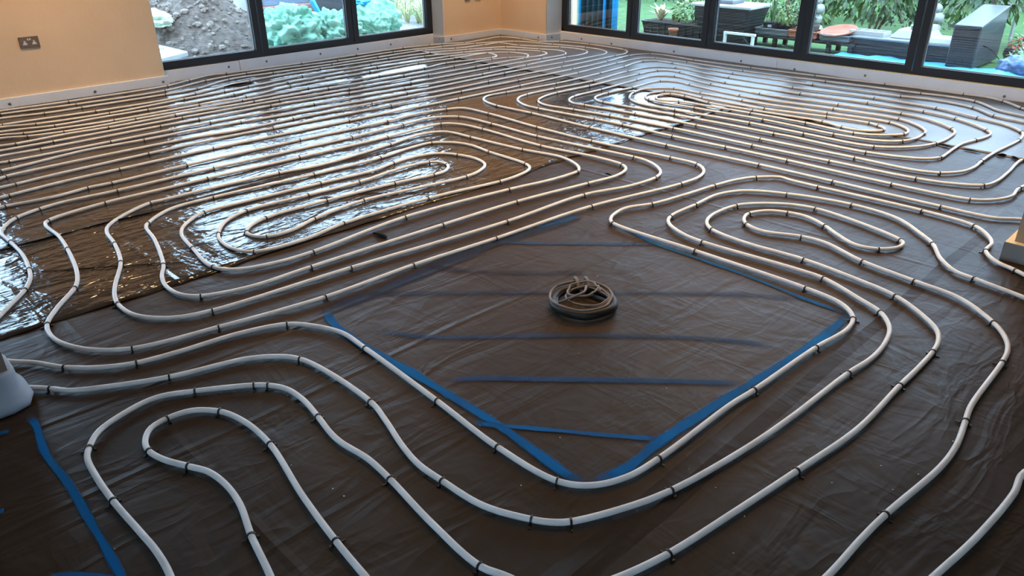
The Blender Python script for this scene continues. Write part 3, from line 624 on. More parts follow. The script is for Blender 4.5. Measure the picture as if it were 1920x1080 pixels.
paint([(915, 454), (1000, 456), (1100, 457), (1240, 458)], 0.045, 0.42)
paint([(800, 498), (830, 503), (900, 510), (1000, 512), (1100, 511)], 0.07, 0.10)
paint([(690, 552), (800, 550), (1050, 549), (1250, 550), (1400, 553), (1525, 563)], 0.05, 0.19)
paint([(688, 617), (740, 625), (820, 633), (1000, 630), (1250, 632), (1360, 638), (1462, 650)], 0.045, 0.36)
paint([(835, 713), (900, 710), (1000, 711), (1200, 714), (1395, 719)], 0.046, 0.5)
paint([(885, 792), (920, 797), (1050, 808), (1150, 817), (1240, 823)], 0.034, 0.9)
paint([(52, 780), (66, 795), (85, 850), (130, 910), (165, 970), (200, 1030), (236, 1100), (262, 1180)], 0.036, 1.2)
paint([(-30, 822), (-5, 814), (18, 808)], 0.03, 0.9)
paint([(-20, 965), (8, 957)], 0.025, 0.9)
paint([(90, 1084), (130, 1079), (180, 1080), (240, 1090)], 0.03, 0.8)

# ------------------------------------------------------------------ heating pipes with their ties
PR, PZ = 0.0088, 0.0135
def tie_mesh():
    bm = bmesh.new()
    n, w = 12, 0.0028
    rows = []
    for i in range(n + 1):
        a = math.radians(-35 + 250 * i / n)
        c, s_ = math.cos(a), math.sin(a)
        rows.append([bm.verts.new((x, r * c, r * s_)) for r, x in ((0.0087, -w), (0.0087, w), (0.0118, w), (0.0118, -w))])
    for A, B_ in zip(rows[:-1], rows[1:]):
        for k in range(4): bm.faces.new([A[k], A[(k + 1) % 4], B_[(k + 1) % 4], B_[k]])
    bm.faces.new(rows[0]); bm.faces.new(rows[-1][::-1])
    # barbed feet and short tails lying on the sheet
    box(bm, -0.003, 0.003, 0.0084, 0.0132, -0.0125, -0.004)
    box(bm, -0.003, 0.003, -0.0132, -0.0084, -0.0125, -0.004)
    box(bm, -0.0018, 0.0022, 0.0125, 0.025, -0.0122, -0.0085)
    box(bm, -0.0042, 0.0042, -0.0185, -0.0095, -0.0118, -0.0062)
    return bm
tie_me = None
PIPE_LABEL = {
 'A': 'white heating pipe spiralling from the socket wall into the far window corner',
 'B': 'white heating pipe spiral on the glossy sheet left of the blue square',
 'C': 'white heating pipe spiral filling the floor before the right-hand window',
 'D1': 'white heating pipe hugging the blue marked square on all sides',
 'D2': 'white heating pipe run just outside the one hugging the blue square',
 'E': 'white heating pipe with the hairpin in the near left and small loop by the pillar',
}
for key, txt in PIPES.items():
    pts, ties = [], []
    for k in txt.split():
        t = k.endswith('t'); x, y = map(float, k.rstrip('t').split(','))
        if t: ties.append(len(pts))
        pts.append((x, y, 0))
    C, idx = catmull(pts, 0.022)
    for p in C:
        p.z = PZ + 0.0012 * nz(p.x * 1.3, p.y * 1.3, 6.0)
    root = empty('heating_pipe'); tag(root, PIPE_LABEL[key], 'pipe', 'underfloor heating pipes')
    bm = bmesh.new(); tube(bm, C, PR, 10)
    finish(bm, 'pipe_run', M_pipe, root, True)
    for t in ties:
        i = idx[t]; p = C[i]
        d = C[min(i + 1, len(C) - 1)] - C[max(i - 1, 0)]
        if tie_me is None:
            o = finish(tie_mesh(), 'pipe_tie', M_tie, root); tie_me = o.data
        else:
            o = link('pipe_tie', tie_me, root)
        o.location = p
        o.rotation_euler = (0, 0, math.atan2(d.y, d.x) + random.choice((0, math.pi)) + random.uniform(-0.12, 0.12))

# ------------------------------------------------------------------ coil of hose and cable on the marked square
M_hose = mat('black_rubber_hose', (0.016, 0.013, 0.012), 0.55, 0.4, 0.3, 20)
M_cable = mat('dusty_grey_cable', (0.20, 0.165, 0.145), 0.6, 0.3, 0.25, 30)
coil = empty('cable_coil', (-1.69, 2.045, 0.0)); tag(coil, 'coil of black hose and grey cable lying in the blue marked square', 'coil')
def loop(r, turns, z0, z1, off=(0, 0), ph=0.0, wob=0.006, seed=0.0, sq=1.0, tilt=0.0):
    pts = []
    n = int(40 * turns)
    for i in range(n + 1):
        a = ph + 2 * math.pi * turns * i / n
        rr = r + wob * nz(math.cos(a) * 1.5, math.sin(a) * 1.5, seed + i * 0.02)
        pts.append(Vector((off[0] + rr * math.cos(a), off[1] + rr * sq * math.sin(a), z0 + (z1 - z0) * i / n + tilt * math.sin(a + 0.7) + 0.003 * nz(i * 0.15, seed))))
    return pts
bm = bmesh.new(); tube(bm, loop(0.118, 2.3, 0.018, 0.034, (0.005, -0.004), 0.4, 0.01, 1.0), 0.0145, 12); finish(bm, 'thick_hose', M_hose, coil, True)
bm = bmesh.new(); tube(bm, loop(0.124, 1.15, 0.043, 0.050, (-0.014, -0.006), 2.2, 0.012, 4.0), 0.0048, 8); finish(bm, 'grey_cable', M_cable, coil, True)
bm = bmesh.new(); tube(bm, loop(0.088, 1.7, 0.040, 0.048, (0.010, 0.012), 5.2, 0.016, 7.0, 0.85, 0.006), 0.0042, 8); finish(bm, 'grey_cable', M_cable, coil, True)
bm = bmesh.new(); tube(bm, loop(0.062, 1.1, 0.056, 0.060, (-0.028, 0.028), 0.3, 0.014, 9.0, 1.0, 0.008), 0.0042, 8); finish(bm, 'grey_cable', M_cable, coil, True)
for k in range(2):                                     # two wraps tying the bundle at its far side
    c0 = Vector((-0.105 + 0.030 * k, 0.070 + 0.030 * k, 0.034)); pts = []
    dr = Vector((0.62, -0.40, 0))
    for i in range(25):
        a = 2 * math.pi * i / 24 * 0.95
        pts.append(c0 + dr * (0.055 * math.cos(a)) + Vector((0, 0, 0.027 * math.sin(a))) + Vector((0.012, 0.012, 0)) * (i / 24))
    bm = bmesh.new(); tube(bm, pts, 0.0065, 8); finish(bm, 'cable_wrap', M_cable, coil, True)
P, _ = catmull([(-0.03, 0.05, .062), (0.0, 0.0, .064), (-0.012, -0.045, .056), (-0.045, -0.085, .036), (-0.07, -0.09, .02), (-0.085, -0.06, .016)], 0.01)
bm = bmesh.new(); tube(bm, P, lambda t: 0.005 if t < 0.8 else 0.008, 8); finish(bm, 'cable_end', M_cable, coil, True)

# small pieces near the left wall end, grit on the sheets
bm = bmesh.new()
A, B_ = at_z(14, 678, 0.01), at_z(27, 703, 0.03)
d = (B_ - A).normalized(); n = Vector((-d.y, d.x, 0)).normalized() * 0.005
for dz0 in (0,):
    v = [bm.verts.new(q) for q in (A - n, A + n, B_ + n, B_ - n)] + [bm.verts.new(q + Vector((0, 0, 0.006))) for q in (A - n, A + n, B_ + n, B_ - n)]
    for f in ((0, 1, 2, 3), (7, 6, 5, 4), (0, 4, 5, 1), (1, 5, 6, 2), (2, 6, 7, 3), (3, 7, 4, 0)): bm.faces.new([v[i] for i in f])
tag(finish(bm, 'cream_strip', M_pipe), 'cream strip leaning behind the left wall end', 'strip')  # thin cream strip rising beside the foam skirt
M_grit = mat('white_grit', (0.75, 0.73, 0.70), 0.8, 0.2, 0.2, 90)
bm = bmesh.new()
spots = [(539, 742), (546, 872), (215, 1029), (624, 916), (1295, 529), (1301, 574), (1120, 518), (1085, 662), (1787, 827), (1674, 918), (1652, 873), (1722, 889), (1342, 914), (1292, 879), (1375, 1037), (645, 930), (977, 910), (1250, 728), (1396, 968), (1900, 686), (1146, 955), (1194, 957), (1050, 820), (1560, 905)]
for (px, py) in spots:
    p = at_z(px, py, 0.003); r0 = random.uniform(0.0010, 0.0020)
    mt = Matrix.Translation(p) @ Matrix.Rotation(random.uniform(0, 3), 4, 'Z') @ Matrix.Diagonal((r0 * random.uniform(0.8, 2), r0, r0 * 0.7, 1))
    bmesh.ops.create_icosphere(bm, subdivisions=1, radius=1.0, matrix=mt)
o = finish(bm, 'plaster_grit', M_grit); tag(o, 'white plaster grit scattered over the brown membrane', 'grit', kind='stuff')

# ------------------------------------------------------------------ outside
GZ = -0.15
M_lawn = mat('lawn_grass', (0.0568, 0.1200, 0.0328), 0.9, 0.2, 0, 7, 0.6, 60, (0.0328, 0.0752, 0.0208))
M_paving = mat('grey_paving', (0.256, 0.272, 0.304), 0.8, 0.3, 0.25, 4, 0.2, 40)
M_gravel = mat('pale_gravel', (0.3375, 0.3307, 0.3240), 0.95, 0.2, 0, 26, 0.8, 50, (0.1485, 0.1417, 0.1417))
bm = bmesh.new(); box(bm, -30, 30, 8.35, 60, GZ - 0.1, GZ)
tag(finish(bm, 'lawn_ground', M_lawn), 'green garden lawn beyond the right-hand window', 'lawn', kind='structure')
bm = bmesh.new(); box(bm, -7.62, 30, 7.5, 8.35, GZ - 0.1, GZ + 0.01)
tag(finish(bm, 'patio_ground', M_paving), 'narrow grey paving outside the right-hand window', 'paving', kind='structure')
bm = bmesh.new(); box(bm, -45, -7.62, -40, 60, GZ - 0.12, GZ - 0.004)
tag(finish(bm, 'gravel_ground', M_gravel), 'pale rubble ground outside the left window', 'ground', kind='structure')

def leaf_cloud(name, m, c, rad, n, size, parent=None, seed=1, droop=0.3, aspect=0.42):
    rnd = random.Random(seed); bm = bmesh.new()
    for _ in range(n):
        while True:
            q = Vector((rnd.uniform(-1, 1), rnd.uniform(-1, 1), rnd.uniform(-1, 1)))
            if 0.25 < q.length < 1: break
        q = q.normalized() * (q.length ** 0.4)
        p = Vector((c[0] + q.x * rad[0], c[1] + q.y * rad[1], c[2] + q.z * rad[2]))
        d = (q + Vector((rnd.uniform(-.7, .7), rnd.uniform(-.7, .7), rnd.uniform(-.7, .4) - droop))).normalized()
        s_ = d.cross(Vector((rnd.uniform(-1, 1), rnd.uniform(-1, 1), 1))).normalized(); up = s_.cross(d)
        L_ = size * rnd.uniform(0.6, 1.25); W = L_ * aspect
        a = bm.verts.new(p); b_ = bm.verts.new(p + d * L_ * 0.45 + s_ * W * 0.5 + up * 0.05 * L_)
        t = bm.verts.new(p + d * L_ - up * 0.06 * L_); e = bm.verts.new(p + d * L_ * 0.45 - s_ * W * 0.5 + up * 0.05 * L_)
        bm.faces.new([a, b_, t]); bm.faces.new([a, t, e])
    me = bpy.data.meshes.new(name); bm.to_mesh(me); bm.free(); me.materials.append(m)
    return link(name, me, parent)
def leaf_mat(name, c1, c2):
    m, nt, b = new_mat(name); N, L = nt.nodes, nt.links
    g = N.new('ShaderNodeNewGeometry'); r = N.new('ShaderNodeValToRGB')
    r.color_ramp.elements[0].color = (*c2, 1); r.color_ramp.elements[1].color = (*c1, 1)
    L.new(g.outputs['Random Per Island'], r.inputs['Fac']); L.new(r.outputs['Color'], b.inputs['Base Color'])
    b.inputs['Roughness'].default_value = 0.45
    b.inputs['Transmission Weight'].default_value = 0.0
    return m
M_laurel = leaf_mat('laurel_leaf', (0.0892, 0.1581, 0.0365), (0.0187, 0.0527, 0.0161))
M_hedge = leaf_mat('hedge_leaf', (0.0336, 0.0576, 0.0240), (0.0088, 0.0216, 0.0096))
M_bright = leaf_mat('bright_leaf', (0.168, 0.231, 0.056), (0.056, 0.119, 0.028))
M_straw = leaf_mat('straw_blade', (0.62, 0.58, 0.34), (0.25, 0.33, 0.14))
M_spiky = leaf_mat('spiky_blade', (0.74, 0.66, 0.46), (0.40, 0.34, 0.20))
M_reed = leaf_mat('reed_blade', (0.154, 0.231, 0.098), (0.056, 0.119, 0.042))
M_bark = mat('bark', (0.12, 0.09, 0.06), 0.9, 0.2, 0.3, 12)
def tuft(name, m, c, n, h, spread, w=0.012, parent=None, seed=1):
    rnd = random.Random(seed); bm = bmesh.new()
    for _ in range(n):
        a = rnd.uniform(0, 2 * math.pi); hh = h * rnd.uniform(0.55, 1.1); sp = spread * rnd.uniform(0.2, 1.0)
        d = Vector((math.cos(a), math.sin(a), 0)); s_ = Vector((-d.y, d.x, 0)) * w
        p0 = Vector(c) + d * 0.02 * rnd.random()
        p1 = p0 + d * sp * 0.4 + Vector((0, 0, hh * 0.7)); p2 = p0 + d * sp + Vector((0, 0, hh * rnd.uniform(0.6, 1.0)))
        v = [bm.verts.new(q) for q in (p0 - s_ * .5, p0 + s_ * .5, p1 + s_ * .6, p1 - s_ * .6, p2)]
        bm.faces.new([v[0], v[1], v[2], v[3]]); bm.faces.new([v[3], v[2], v[4]])
    me = bpy.data.meshes.new(name); bm.to_mesh(me); bm.free(); me.materials.append(m)
    return link(name, me, parent)
def bush(name, m, c, rad, n, size, label, cat, seed, group=None, stems=3):
    root = empty(name, (c[0], c[1], GZ)); tag(root, label, cat, group)
    leaf_cloud('foliage', m, (0, 0, c[2] - GZ), rad, n, size, root, seed)
    rnd = random.Random(seed); bm = bmesh.new()
    for k in range(stems):
        x, y = rnd.uniform(-.5, .5) * rad[0], rnd.uniform(-.4, .4) * rad[1]
        P_, _ = catmull([(x * .3, y * .3, 0), (x * .6, y * .6, (c[2] - GZ) * .5), (x, y, c[2] - GZ + rad[2] * .4)], 0.08)
        tube(bm, P_, 0.018, 6)
    finish(bm, 'stem', M_bark, root, True)
    return root

# --- garden backdrop: hedge, laurel shrubs
for i, (x, y, z, rx, ry, rz, n, s_, m_, lab) in enumerate([
    (-9.6, 13.0, 0.45, 1.5, .7, .75, 1500, .10, M_hedge, 'dark clipped hedge far behind the blue screen'),
    (-6.6, 12.6, 0.5, 1.3, .6, .75, 1300, .10, M_hedge, 'dark hedge far behind the planter trough'),
    (-5.6, 11.6, 0.35, .75, .5, .55, 900, .11, M_bright, 'loose bright green shrub behind the trays of pots'),
    (-4.35, 11.2, 0.62, .85, .5, .55, 900, .15, M_laurel, 'broad-leaved laurel shrub over the lattice crate'),
    (-4.3, 12.6, 0.3, 1.2, .6, .6, 1300, .10, M_hedge, 'dark shrub in shade behind the laurel'),
    (-2.95, 11.0, 0.62, .55, .5, .5, 700, .14, M_laurel, 'broad-leaved laurel shrub behind the tall dark box'),
    (-1.9, 11.8, 0.45, .7, .5, .6, 900, .12, M_bright, 'light green shrub at the right end of the garden'),
    (-0.6, 11.5, 0.5, .9, .6, .8, 900, .12, M_laurel, 'large green shrub beyond the right edge')]):
    bush('garden_shrub', m_, (x, y, z), (rx, ry, rz), n, s_, lab, 'shrub', 20 + i, 'garden shrubs')
# rear garden fence
M_fence = mat('weathered_fence', (0.20, 0.19, 0.17), 0.9, 0.2, 0.3, 5)
fr = empty('garden_fence', (-6, 15.5, GZ)); tag(fr, 'weathered timber fence across the end of the garden', 'fence')
bm = bmesh.new(); box(bm, -0.07, 0.07, -0.01, 0.01, 0, 1.7); fb = finish(bm, 'board', M_fence, fr); fb.location = (-6, 0, 0)
for k in range(1, 90):
    o = link('board', fb.data, fr); o.location = (-6 + k * 0.15, 0.012 * (k % 2), 0)

# --- blue standing screen of folded tarpaulin with a bright post
M_teal = mat('dark_teal_fabric', (0.0112, 0.0420, 0.0616), 0.6, 0.4, 0.5, 6)
M_bluefab = mat('bright_blue_plastic', (0.02, 0.33, 0.80), 0.4, 0.5, 0.25, 5)
s = empty('tarpaulin_screen', (-7.1, 8.75, GZ)); tag(s, 'dark teal folded tarpaulin screen with bright blue posts', 'screen')
bm = bmesh.new(); prev = None
for i in range(41):
    x = -0.42 + 0.62 * i / 40; y = 0.035 * math.sin(i * 0.95) + 0.02 * nz(i * .3, 1)
    a, c = bm.verts.new((x, y, 0)), bm.verts.new((x + .01, y * .7, 1.5))
    if prev: bm.faces.new([prev[0], a, c, prev[1]])
    prev = (a, c)
o = finish(bm, 'fabric', M_teal, s, True); o.modifiers.new('t', 'SOLIDIFY').thickness = 0.006
for (x, r_) in ((0.275, 0.042), (0.09, 0.022), (-0.36, 0.022)):
    bm = bmesh.new(); lathe(bm, [(r_, 0), (r_, 1.5), (r_ * .6, 1.53)], 14, (x, -0.05)); finish(bm, 'post', M_bluefab, s, True)

# --- planter trough, plants, small pot
M_trough = mat('dark_plastic_trough', (0.0084, 0.0096, 0.0140), 0.55, 0.4, 0.3, 6)
M_terra = mat('terracotta', (0.336, 0.120, 0.072), 0.8, 0.2, 0.25, 14)
M_soil = mat('potting_soil', (0.06, 0.045, 0.035), 0.95, 0.1, 0.4, 30)
t = empty('planter_trough', (-6.1, 9.3, GZ)); tag(t, 'long dark planter trough with ribbed sides on the paving', 'planter')
bm = bmesh.new(); taper(bm, 0, 0, 0.02, 0.17, 1.02, .36, 1.10, .40); finish(bm, 'body', M_trough, t)
bm = bmesh.new(); box(bm, -.56, .56, -.21, .21, .17, .19); bevel(bm, .006); finish(bm, 'rim', M_trough, t)
for k in range(10): box_obj('rib', M_trough, t, -.50 + k * .11 - .008, -.50 + k * .11 + .008, -.205, -.185, .03, .165)
box_obj('soil', M_soil, t, -.52, .52, -.18, .18, .185, .195)
p = empty('spiky_plant', (-6.45, 9.25, 0.04)); tag(p, 'spiky cream leaved plant at the left of the trough', 'plant'); tuft('leaves', M_spiky, (0, 0, 0), 46, .22, .24, .028, p, 4)
p = empty('leafy_plant', (-5.95, 9.35, 0.04)); tag(p, 'bright green ferny plant at the right of the trough', 'plant'); leaf_cloud('leaves', M_bright, (0, 0, .13), (.34, .2, .16), 520, .075, p, 5); tuft('stalks', M_reed, (0, 0, 0), 24, .24, .2, .012, p, 6)
p = empty('flower_pot', (-6.02, 8.95, GZ + .0)); tag(p, 'small terracotta pot in front of the planter trough', 'pot')
bm = bmesh.new(); lathe(bm, [(.045, 0), (.06, .12), (.068, .12), (.07, .15), (.058, .15), (.055, .13)], 18); finish(bm, 'body', M_terra, p, True)
bm = bmesh.new(); lathe(bm, [(.054, .128), (.05, .134)], 16); finish(bm, 'soil', M_soil, p)

# --- big tapered tub with pale rim and a flat grey case on its lid
M_tub = mat('dark_grey_tub', (0.0108, 0.0120, 0.0148), 0.5, 0.4, 0.2, 7)
M_palegrey = mat('pale_grey_plastic', (0.3600, 0.3664, 0.3600), 0.5, 0.4, 0.12, 8)
M_midgrey = mat('mid_grey_plastic', (0.1260, 0.1344, 0.1470), 0.5, 0.4, 0.15, 8)
t = empty('storage_tub', (-5.42, 9.35, GZ)); tag(t, 'dark grey tapered storage tub with a pale lid', 'tub')
bm = bmesh.new(); taper(bm, 0, 0, 0, .44, .62, .40, .82, .52); bevel(bm, .02, 2); finish(bm, 'body', M_tub, t)
for k in range(5): box_obj('rib', M_tub, t, -.36, .36, -.262 + .0 * k, -.24, .10 + .07 * k, .115 + .07 * k)
bm = bmesh.new(); box(bm, -.44, .44, -.29, .29, .44, .475); bevel(bm, .01); finish(bm, 'lid', M_palegrey, t)
t2 = empty('flat_case', (-5.48, 9.35, GZ + .475)); tag(t2, 'flat grey case lying on the tub lid', 'case')
bm = bmesh.new(); box(bm, -.24, .16, -.15, .15, 0, .05); bevel(bm, .012); finish(bm, 'body', M_midgrey, t2)
box_obj('lid', M_palegrey, t2, -.22, .14, -.13, .13, .05, .062, .004)

# --- white trestle, low black bench with trays, pots and dishes
M_whitepaint = mat('white_paint', (0.576, 0.608, 0.608), 0.5, 0.4, 0.08, 10)
M_blackwood = mat('black_bench', (0.0110, 0.0125, 0.0140), 0.6, 0.3, 0.3, 12)
t = empty('folding_trestle', (-5.0, 9.0, GZ)); tag(t, 'white folding trestle leg beside the storage tub', 'trestle')
box_obj('rail', M_whitepaint, t, -.28, .16, -.02, .02, .145, .175, .004)
for x in (-.26, .13): box_obj('leg', M_whitepaint, t, x - .015, x + .015, -.02, .02, 0, .15, .003)
bm = bmesh.new(); tube(bm, [Vector((-.05, 0, .15)), Vector((.12, 0, .02))], .01, 6); finish(bm, 'brace', M_tub, t)
t = empty('low_bench', (-4.43, 9.45, GZ)); tag(t, 'low black bench carrying the trays of pots', 'bench')
box_obj('seat', M_blackwood, t, -.62, .72, -.17, .17, .105, .135, .006)
for x in (-.58, -.3, .40, .66):
    for y in (-.14, .14): box_obj('leg', M_blackwood, t, x - .025, x + .025, y - .02, y + .02, 0, .105)
BZ = GZ + .135
def tray(name, x, y, w, d, h, m, label):
    t = empty(name, (x, y, BZ)); tag(t, label, 'tray')
    bm = bmesh.new(); taper(bm, 0, 0, 0, h, w * .9, d * .9, w, d)
    top = [f for f in bm.faces if f.normal.z > .5 or all(abs(v.co.z - h) < 1e-5 for v in f.verts)]
    bmesh.ops.inset_region(bm, faces=top, thickness=.015)
    bmesh.ops.translate(bm, vec=(0, 0, -h * .8), verts=top[0].verts)
    finish(bm, 'basin', m, t)
    bm = bmesh.new()
    for sx, sy, ww, dd in ((0, -1, w, .03), (0, 1, w, .03), (-1, 0, .03, d), (1, 0, .03, d)):
        cx_, cy_ = sx * w / 2, sy * d / 2
        box(bm, cx_ - ww / 2, cx_ + ww / 2, cy_ - dd / 2, cy_ + dd / 2, h - .006, h + .008)
    finish(bm, 'rim', m, t)
    return t
tray('plant_tray', -4.79, 9.45, .44, .30, .075, M_midgrey, 'grey plastic tray on the bench under two black pots')
tray('plant_tray', -4.38, 9.43, .36, .28, .085, M_terra, 'reddish brown tray in the middle of the bench')
tray('plant_tray', -3.98, 9.45, .36, .30, .075, M_midgrey, 'grey plastic tray under the terracotta dish')
M_blackpot = mat('black_plastic_pot', (0.0080, 0.0090, 0.0140), 0.5, 0.4, 0.2, 10)
for i, (x, y, lab, m_) in enumerate(((-4.86, 9.42, 'black pot with a white price label in the grey tray', 'reed'), (-4.66, 9.46, 'black pot with bright leaves in the grey tray', 'leaf'), (-4.36, 9.45, 'dark brown pot with tall reeds in the reddish tray', 'tall'))):
    p = empty('plant_pot', (x, y, BZ + .018)); tag(p, lab, 'pot', 'potted plants on the bench')
    bm = bmesh.new(); taper(bm, 0, 0, 0, .13, .13, .13, .165, .165); finish(bm, 'pot', M_blackpot if i < 2 else mat('brown_pot', (.06, .04, .035), .7), p)
    box_obj('soil', M_soil, p, -.07, .07, -.07, .07, .13, .134)
    if i == 0: box_obj('label_card', M_palegrey, p, -.01, .04, -.083, -.078, .075, .105)
    if m_ == 'reed': tuft('leaves', M_reed, (0, 0, .13), 30, .34, .16, .014, p, 11)
    elif m_ == 'leaf': leaf_cloud('leaves', M_bright, (0, 0, .22), (.14, .12, .11), 240, .06, p, 12)
    else:
        tuft('leaves', M_reed, (0, 0, .13), 16, .55, .08, .014, p, 13)
        leaf_cloud('foliage', M_hedge, (-.08, 0, .25), (.14, .1, .14), 160, .05, p, 14)
        P_, _ = catmull([(-.02, -.09, .0), (-.03, -.1, .09), (.02, -.1, .15), (.07, -.09, .16)], .02)
        bm = bmesh.new(); tube(bm, P_, .006, 6); finish(bm, 'handle', M_palegrey, p, True)
p = empty('terracotta_dish', (-4.00, 9.45, BZ + .075)); tag(p, 'wide shallow terracotta dish tilted on the grey tray', 'dish')
bm = bmesh.new(); lathe(bm, [(.12, 0), (.20, .035), (.215, .05), (.20, .052), (.17, .03), (.02, .018)], 32); o = finish(bm, 'dish', M_terra, p, True)
p.rotation_euler = (0.22, -0.08, 0)

# --- dark slatted chest with crate and lids, blue sheet, tall box
M_rattan = mat('dark_rattan', (0.0072, 0.0084, 0.0120), 0.5, 0.4, 0.3, 9)
c = empty('garden_chest', (-3.05, 9.55, GZ)); tag(c, 'long dark slatted garden chest before the laurel', 'chest')
bm = bmesh.new(); box(bm, -.70, .52, -.22, .22, .02, .20); finish(bm, 'body', M_rattan, c)
for k in range(5): box_obj('slat', M_rattan, c, -.71, .53, -.232, -.214, .03 + .035 * k, .055 + .035 * k, .003)
bm = bmesh.new(); box(bm, -.72, .54, -.24, .24, .20, .225); bevel(bm, .008); finish(bm, 'lid', M_midgrey, c)
TZ = GZ + .225
p = empty('lattice_crate', (-3.66, 9.55, TZ)); tag(p, 'white lattice crate on the left end of the dark chest', 'crate')
bm = bmesh.new()
for y in (-.13, -.06, .01, .08): box(bm, -.19, .19, y - .006, y + .006, .035, .045)
for x in (-.19, -.10, 0, .10, .19): box(bm, x - .006, x + .006, -.13, .09, .035, .045)
for sx, sy, w_, d_ in ((0, -.13, .2, .008), (0, .09, .2, .008), (-.19, -.02, .008, .115), (.19, -.02, .008, .115)): box(bm, sx - w_, sx + w_, sy - d_, sy + d_, 0, .05)
finish(bm, 'lattice', M_palegrey, p)
p = empty('moulded_cover', (-3.16, 9.62, TZ)); tag(p, 'pale grey moulded lid with a raised block on the chest', 'cover')
bm = bmesh.new(); taper(bm, 0, 0, 0, .10, .50, .34, .34, .24); bevel(bm, .012); finish(bm, 'shell', M_palegrey, p)
bm = bmesh.new(); box(bm, -.06, .16, -.10, .12, .10, .15); bevel(bm, .006); finish(bm, 'block', M_whitepaint, p)
for k in range(3): box_obj('vent', M_midgrey, p, -.05, .10, -.107, -.098, .105 + .014 * k, .112 + .014 * k)
p = empty('flat_lid', (-2.78, 9.5, TZ)); tag(p, 'pale flat plastic lid at the right end of the chest', 'tray')  # a loose lid lying on the chest
bm = bmesh.new(); taper(bm, 0, 0, 0, .055, .34, .34, .28, .28); bevel(bm, .008); finish(bm, 'shell', M_palegrey, p)
# tall box with sloping top
M_slate = mat('slate_grey_box', (0.0160, 0.0209, 0.0264), 0.35, 0.5, 0.12, 9)
M_slate_front = mat('dark_box_front', (0.0052, 0.0052, 0.0068), 0.5, 0.4, 0.2, 9)
c = empty('tall_cabinet', (-2.53, 9.15, GZ)); tag(c, 'tall dark grey box with a sloping top on the blue sheet', 'box')
bm = bmesh.new()
v = [bm.verts.new(q) for q in ((-.135, 0, .03), (.135, 0, .03), (.135, .85, .03), (-.135, .85, .03), (-.135, 0, .46), (.135, 0, .46), (.135, .85, .60), (-.135, .85, .60))]
for f in ((0, 3, 2, 1), (4, 5, 6, 7), (0, 1, 5, 4), (1, 2, 6, 5), (2, 3, 7, 6), (3, 0, 4, 7)): bm.faces.new([v[i] for i in f])
bevel(bm, .012, 2); finish(bm, 'shell', M_slate, c)
box_obj('front_panel', M_slate_front, c, -.122, .122, -.006, .004, .045, .445, .004)
bm = bmesh.new(); P_, _ = catmull([(.135, .2, .25), (.25, .12, .22), (.36, .1, .12), (.42, .1, .04)], .03); tube(bm, P_, .005, 6); finish(bm, 'cable', M_black, c, True)
# blue ground sheet, rumpled
M_bluetarp = mat('pale_blue_tarpaulin', (0.076, 0.323, 0.475), 0.35, 0.5, 0, 4, 0.3, 20, (0.038, 0.237, 0.408))
bm = bmesh.new(); nx_, ny_ = 70, 34; grid = []
for j in range(ny_ + 1):
    row = []
    for i in range(nx_ + 1):
        x = -3.85 + 2.35 * i / nx_; y = 8.55 + .75 * j / ny_
        z = GZ + .03 + .022 * abs(nz(x * 3, y * 3.5, 1)) + .012 * nz(x * 9, y * 9, 2)
        z += .17 * math.exp(-(((x + 1.95) / .18) ** 2 + ((y - 9.05) / .22) ** 2))
        y += .06 * nz(x * 2, j * .2)
        row.append(bm.verts.new((x, y, z)))
    grid.append(row)
for j in range(ny_):
    for i in range(nx_): bm.faces.new([grid[j][i], grid[j][i + 1], grid[j + 1][i + 1], grid[j + 1][i]])
o = finish(bm, 'ground_sheet', M_bluetarp, None, True); tag(o, 'rumpled pale blue plastic sheet spread under the tall box', 'sheet')
o.modifiers.new('t', 'SOLIDIFY').thickness = 0.003
def crumple(name, m, c, r, amp, seed, label=None, cat=None, sub=5, parent=None, flat=True, f=2.2, folds=0.0):
    bm = bmesh.new(); bmesh.ops.create_icosphere(bm, subdivisions=sub, radius=1.0)
    for v in bm.verts:
        q = v.co.copy()
        k = 1 + amp * (1 - 2 * abs(nz(q.x * f + seed, q.y * f, q.z * f))) * .6 + amp * .5 * nz(q.x * 5 + seed, q.y * 5, q.z * 5) + amp * .3 * (1 - 2 * abs(nz(q.x * 7 + q.z * 4, q.y * 7 + seed, q.z * 2)))
        if folds:
            w = q + Vector((nz(q.x * 2, q.y * 2, seed), nz(q.y * 2, q.z * 2, seed + 4), nz(q.z * 2, q.x * 2, seed + 7))) * .5
            k += folds * (abs(nz(w.x * 3.4 + seed, w.y * 2.2, w.z * 1.6)) ** .6 - .45) + folds * .5 * (abs(nz(w.y * 6, w.z * 3 + seed, w.x * 3)) ** .6 - .45)
        v.co = Vector((q.x * r[0] * k, q.y * r[1] * k, q.z * r[2] * k))
        if flat and v.co.z < -r[2] * .62: v.co.z = -r[2] * .62
    o = finish(bm, name, m, parent, True); o.location = c
    if label: tag(o, label, cat)
    return o
M_darkblue = mat('dark_blue_plastic', (0.03, 0.10, 0.24), 0.4, 0.5, 0.5, 8)
crumple('plastic_sack', M_darkblue, (-1.93, 9.0, GZ + .11), (.17, .13, .11), .35, 3.0, 'dark blue crumpled sack on the end of the blue sheet', 'sack', 4)
t = empty('white_slab', (-1.72, 8.75, GZ + .02)); tag(t, 'broken white slab at the right end of the blue sheet', 'slab')
bm = bmesh.new(); prism(bm, [(-.12, -.06), (.1, -.1), (.2, .05), (.02, .12), (-.1, .07)], 0, .05); bevel(bm, .006, 1); o = finish(bm, 'block', M_white_plaster, t); o.rotation_euler = (0.2, -.15, .2)
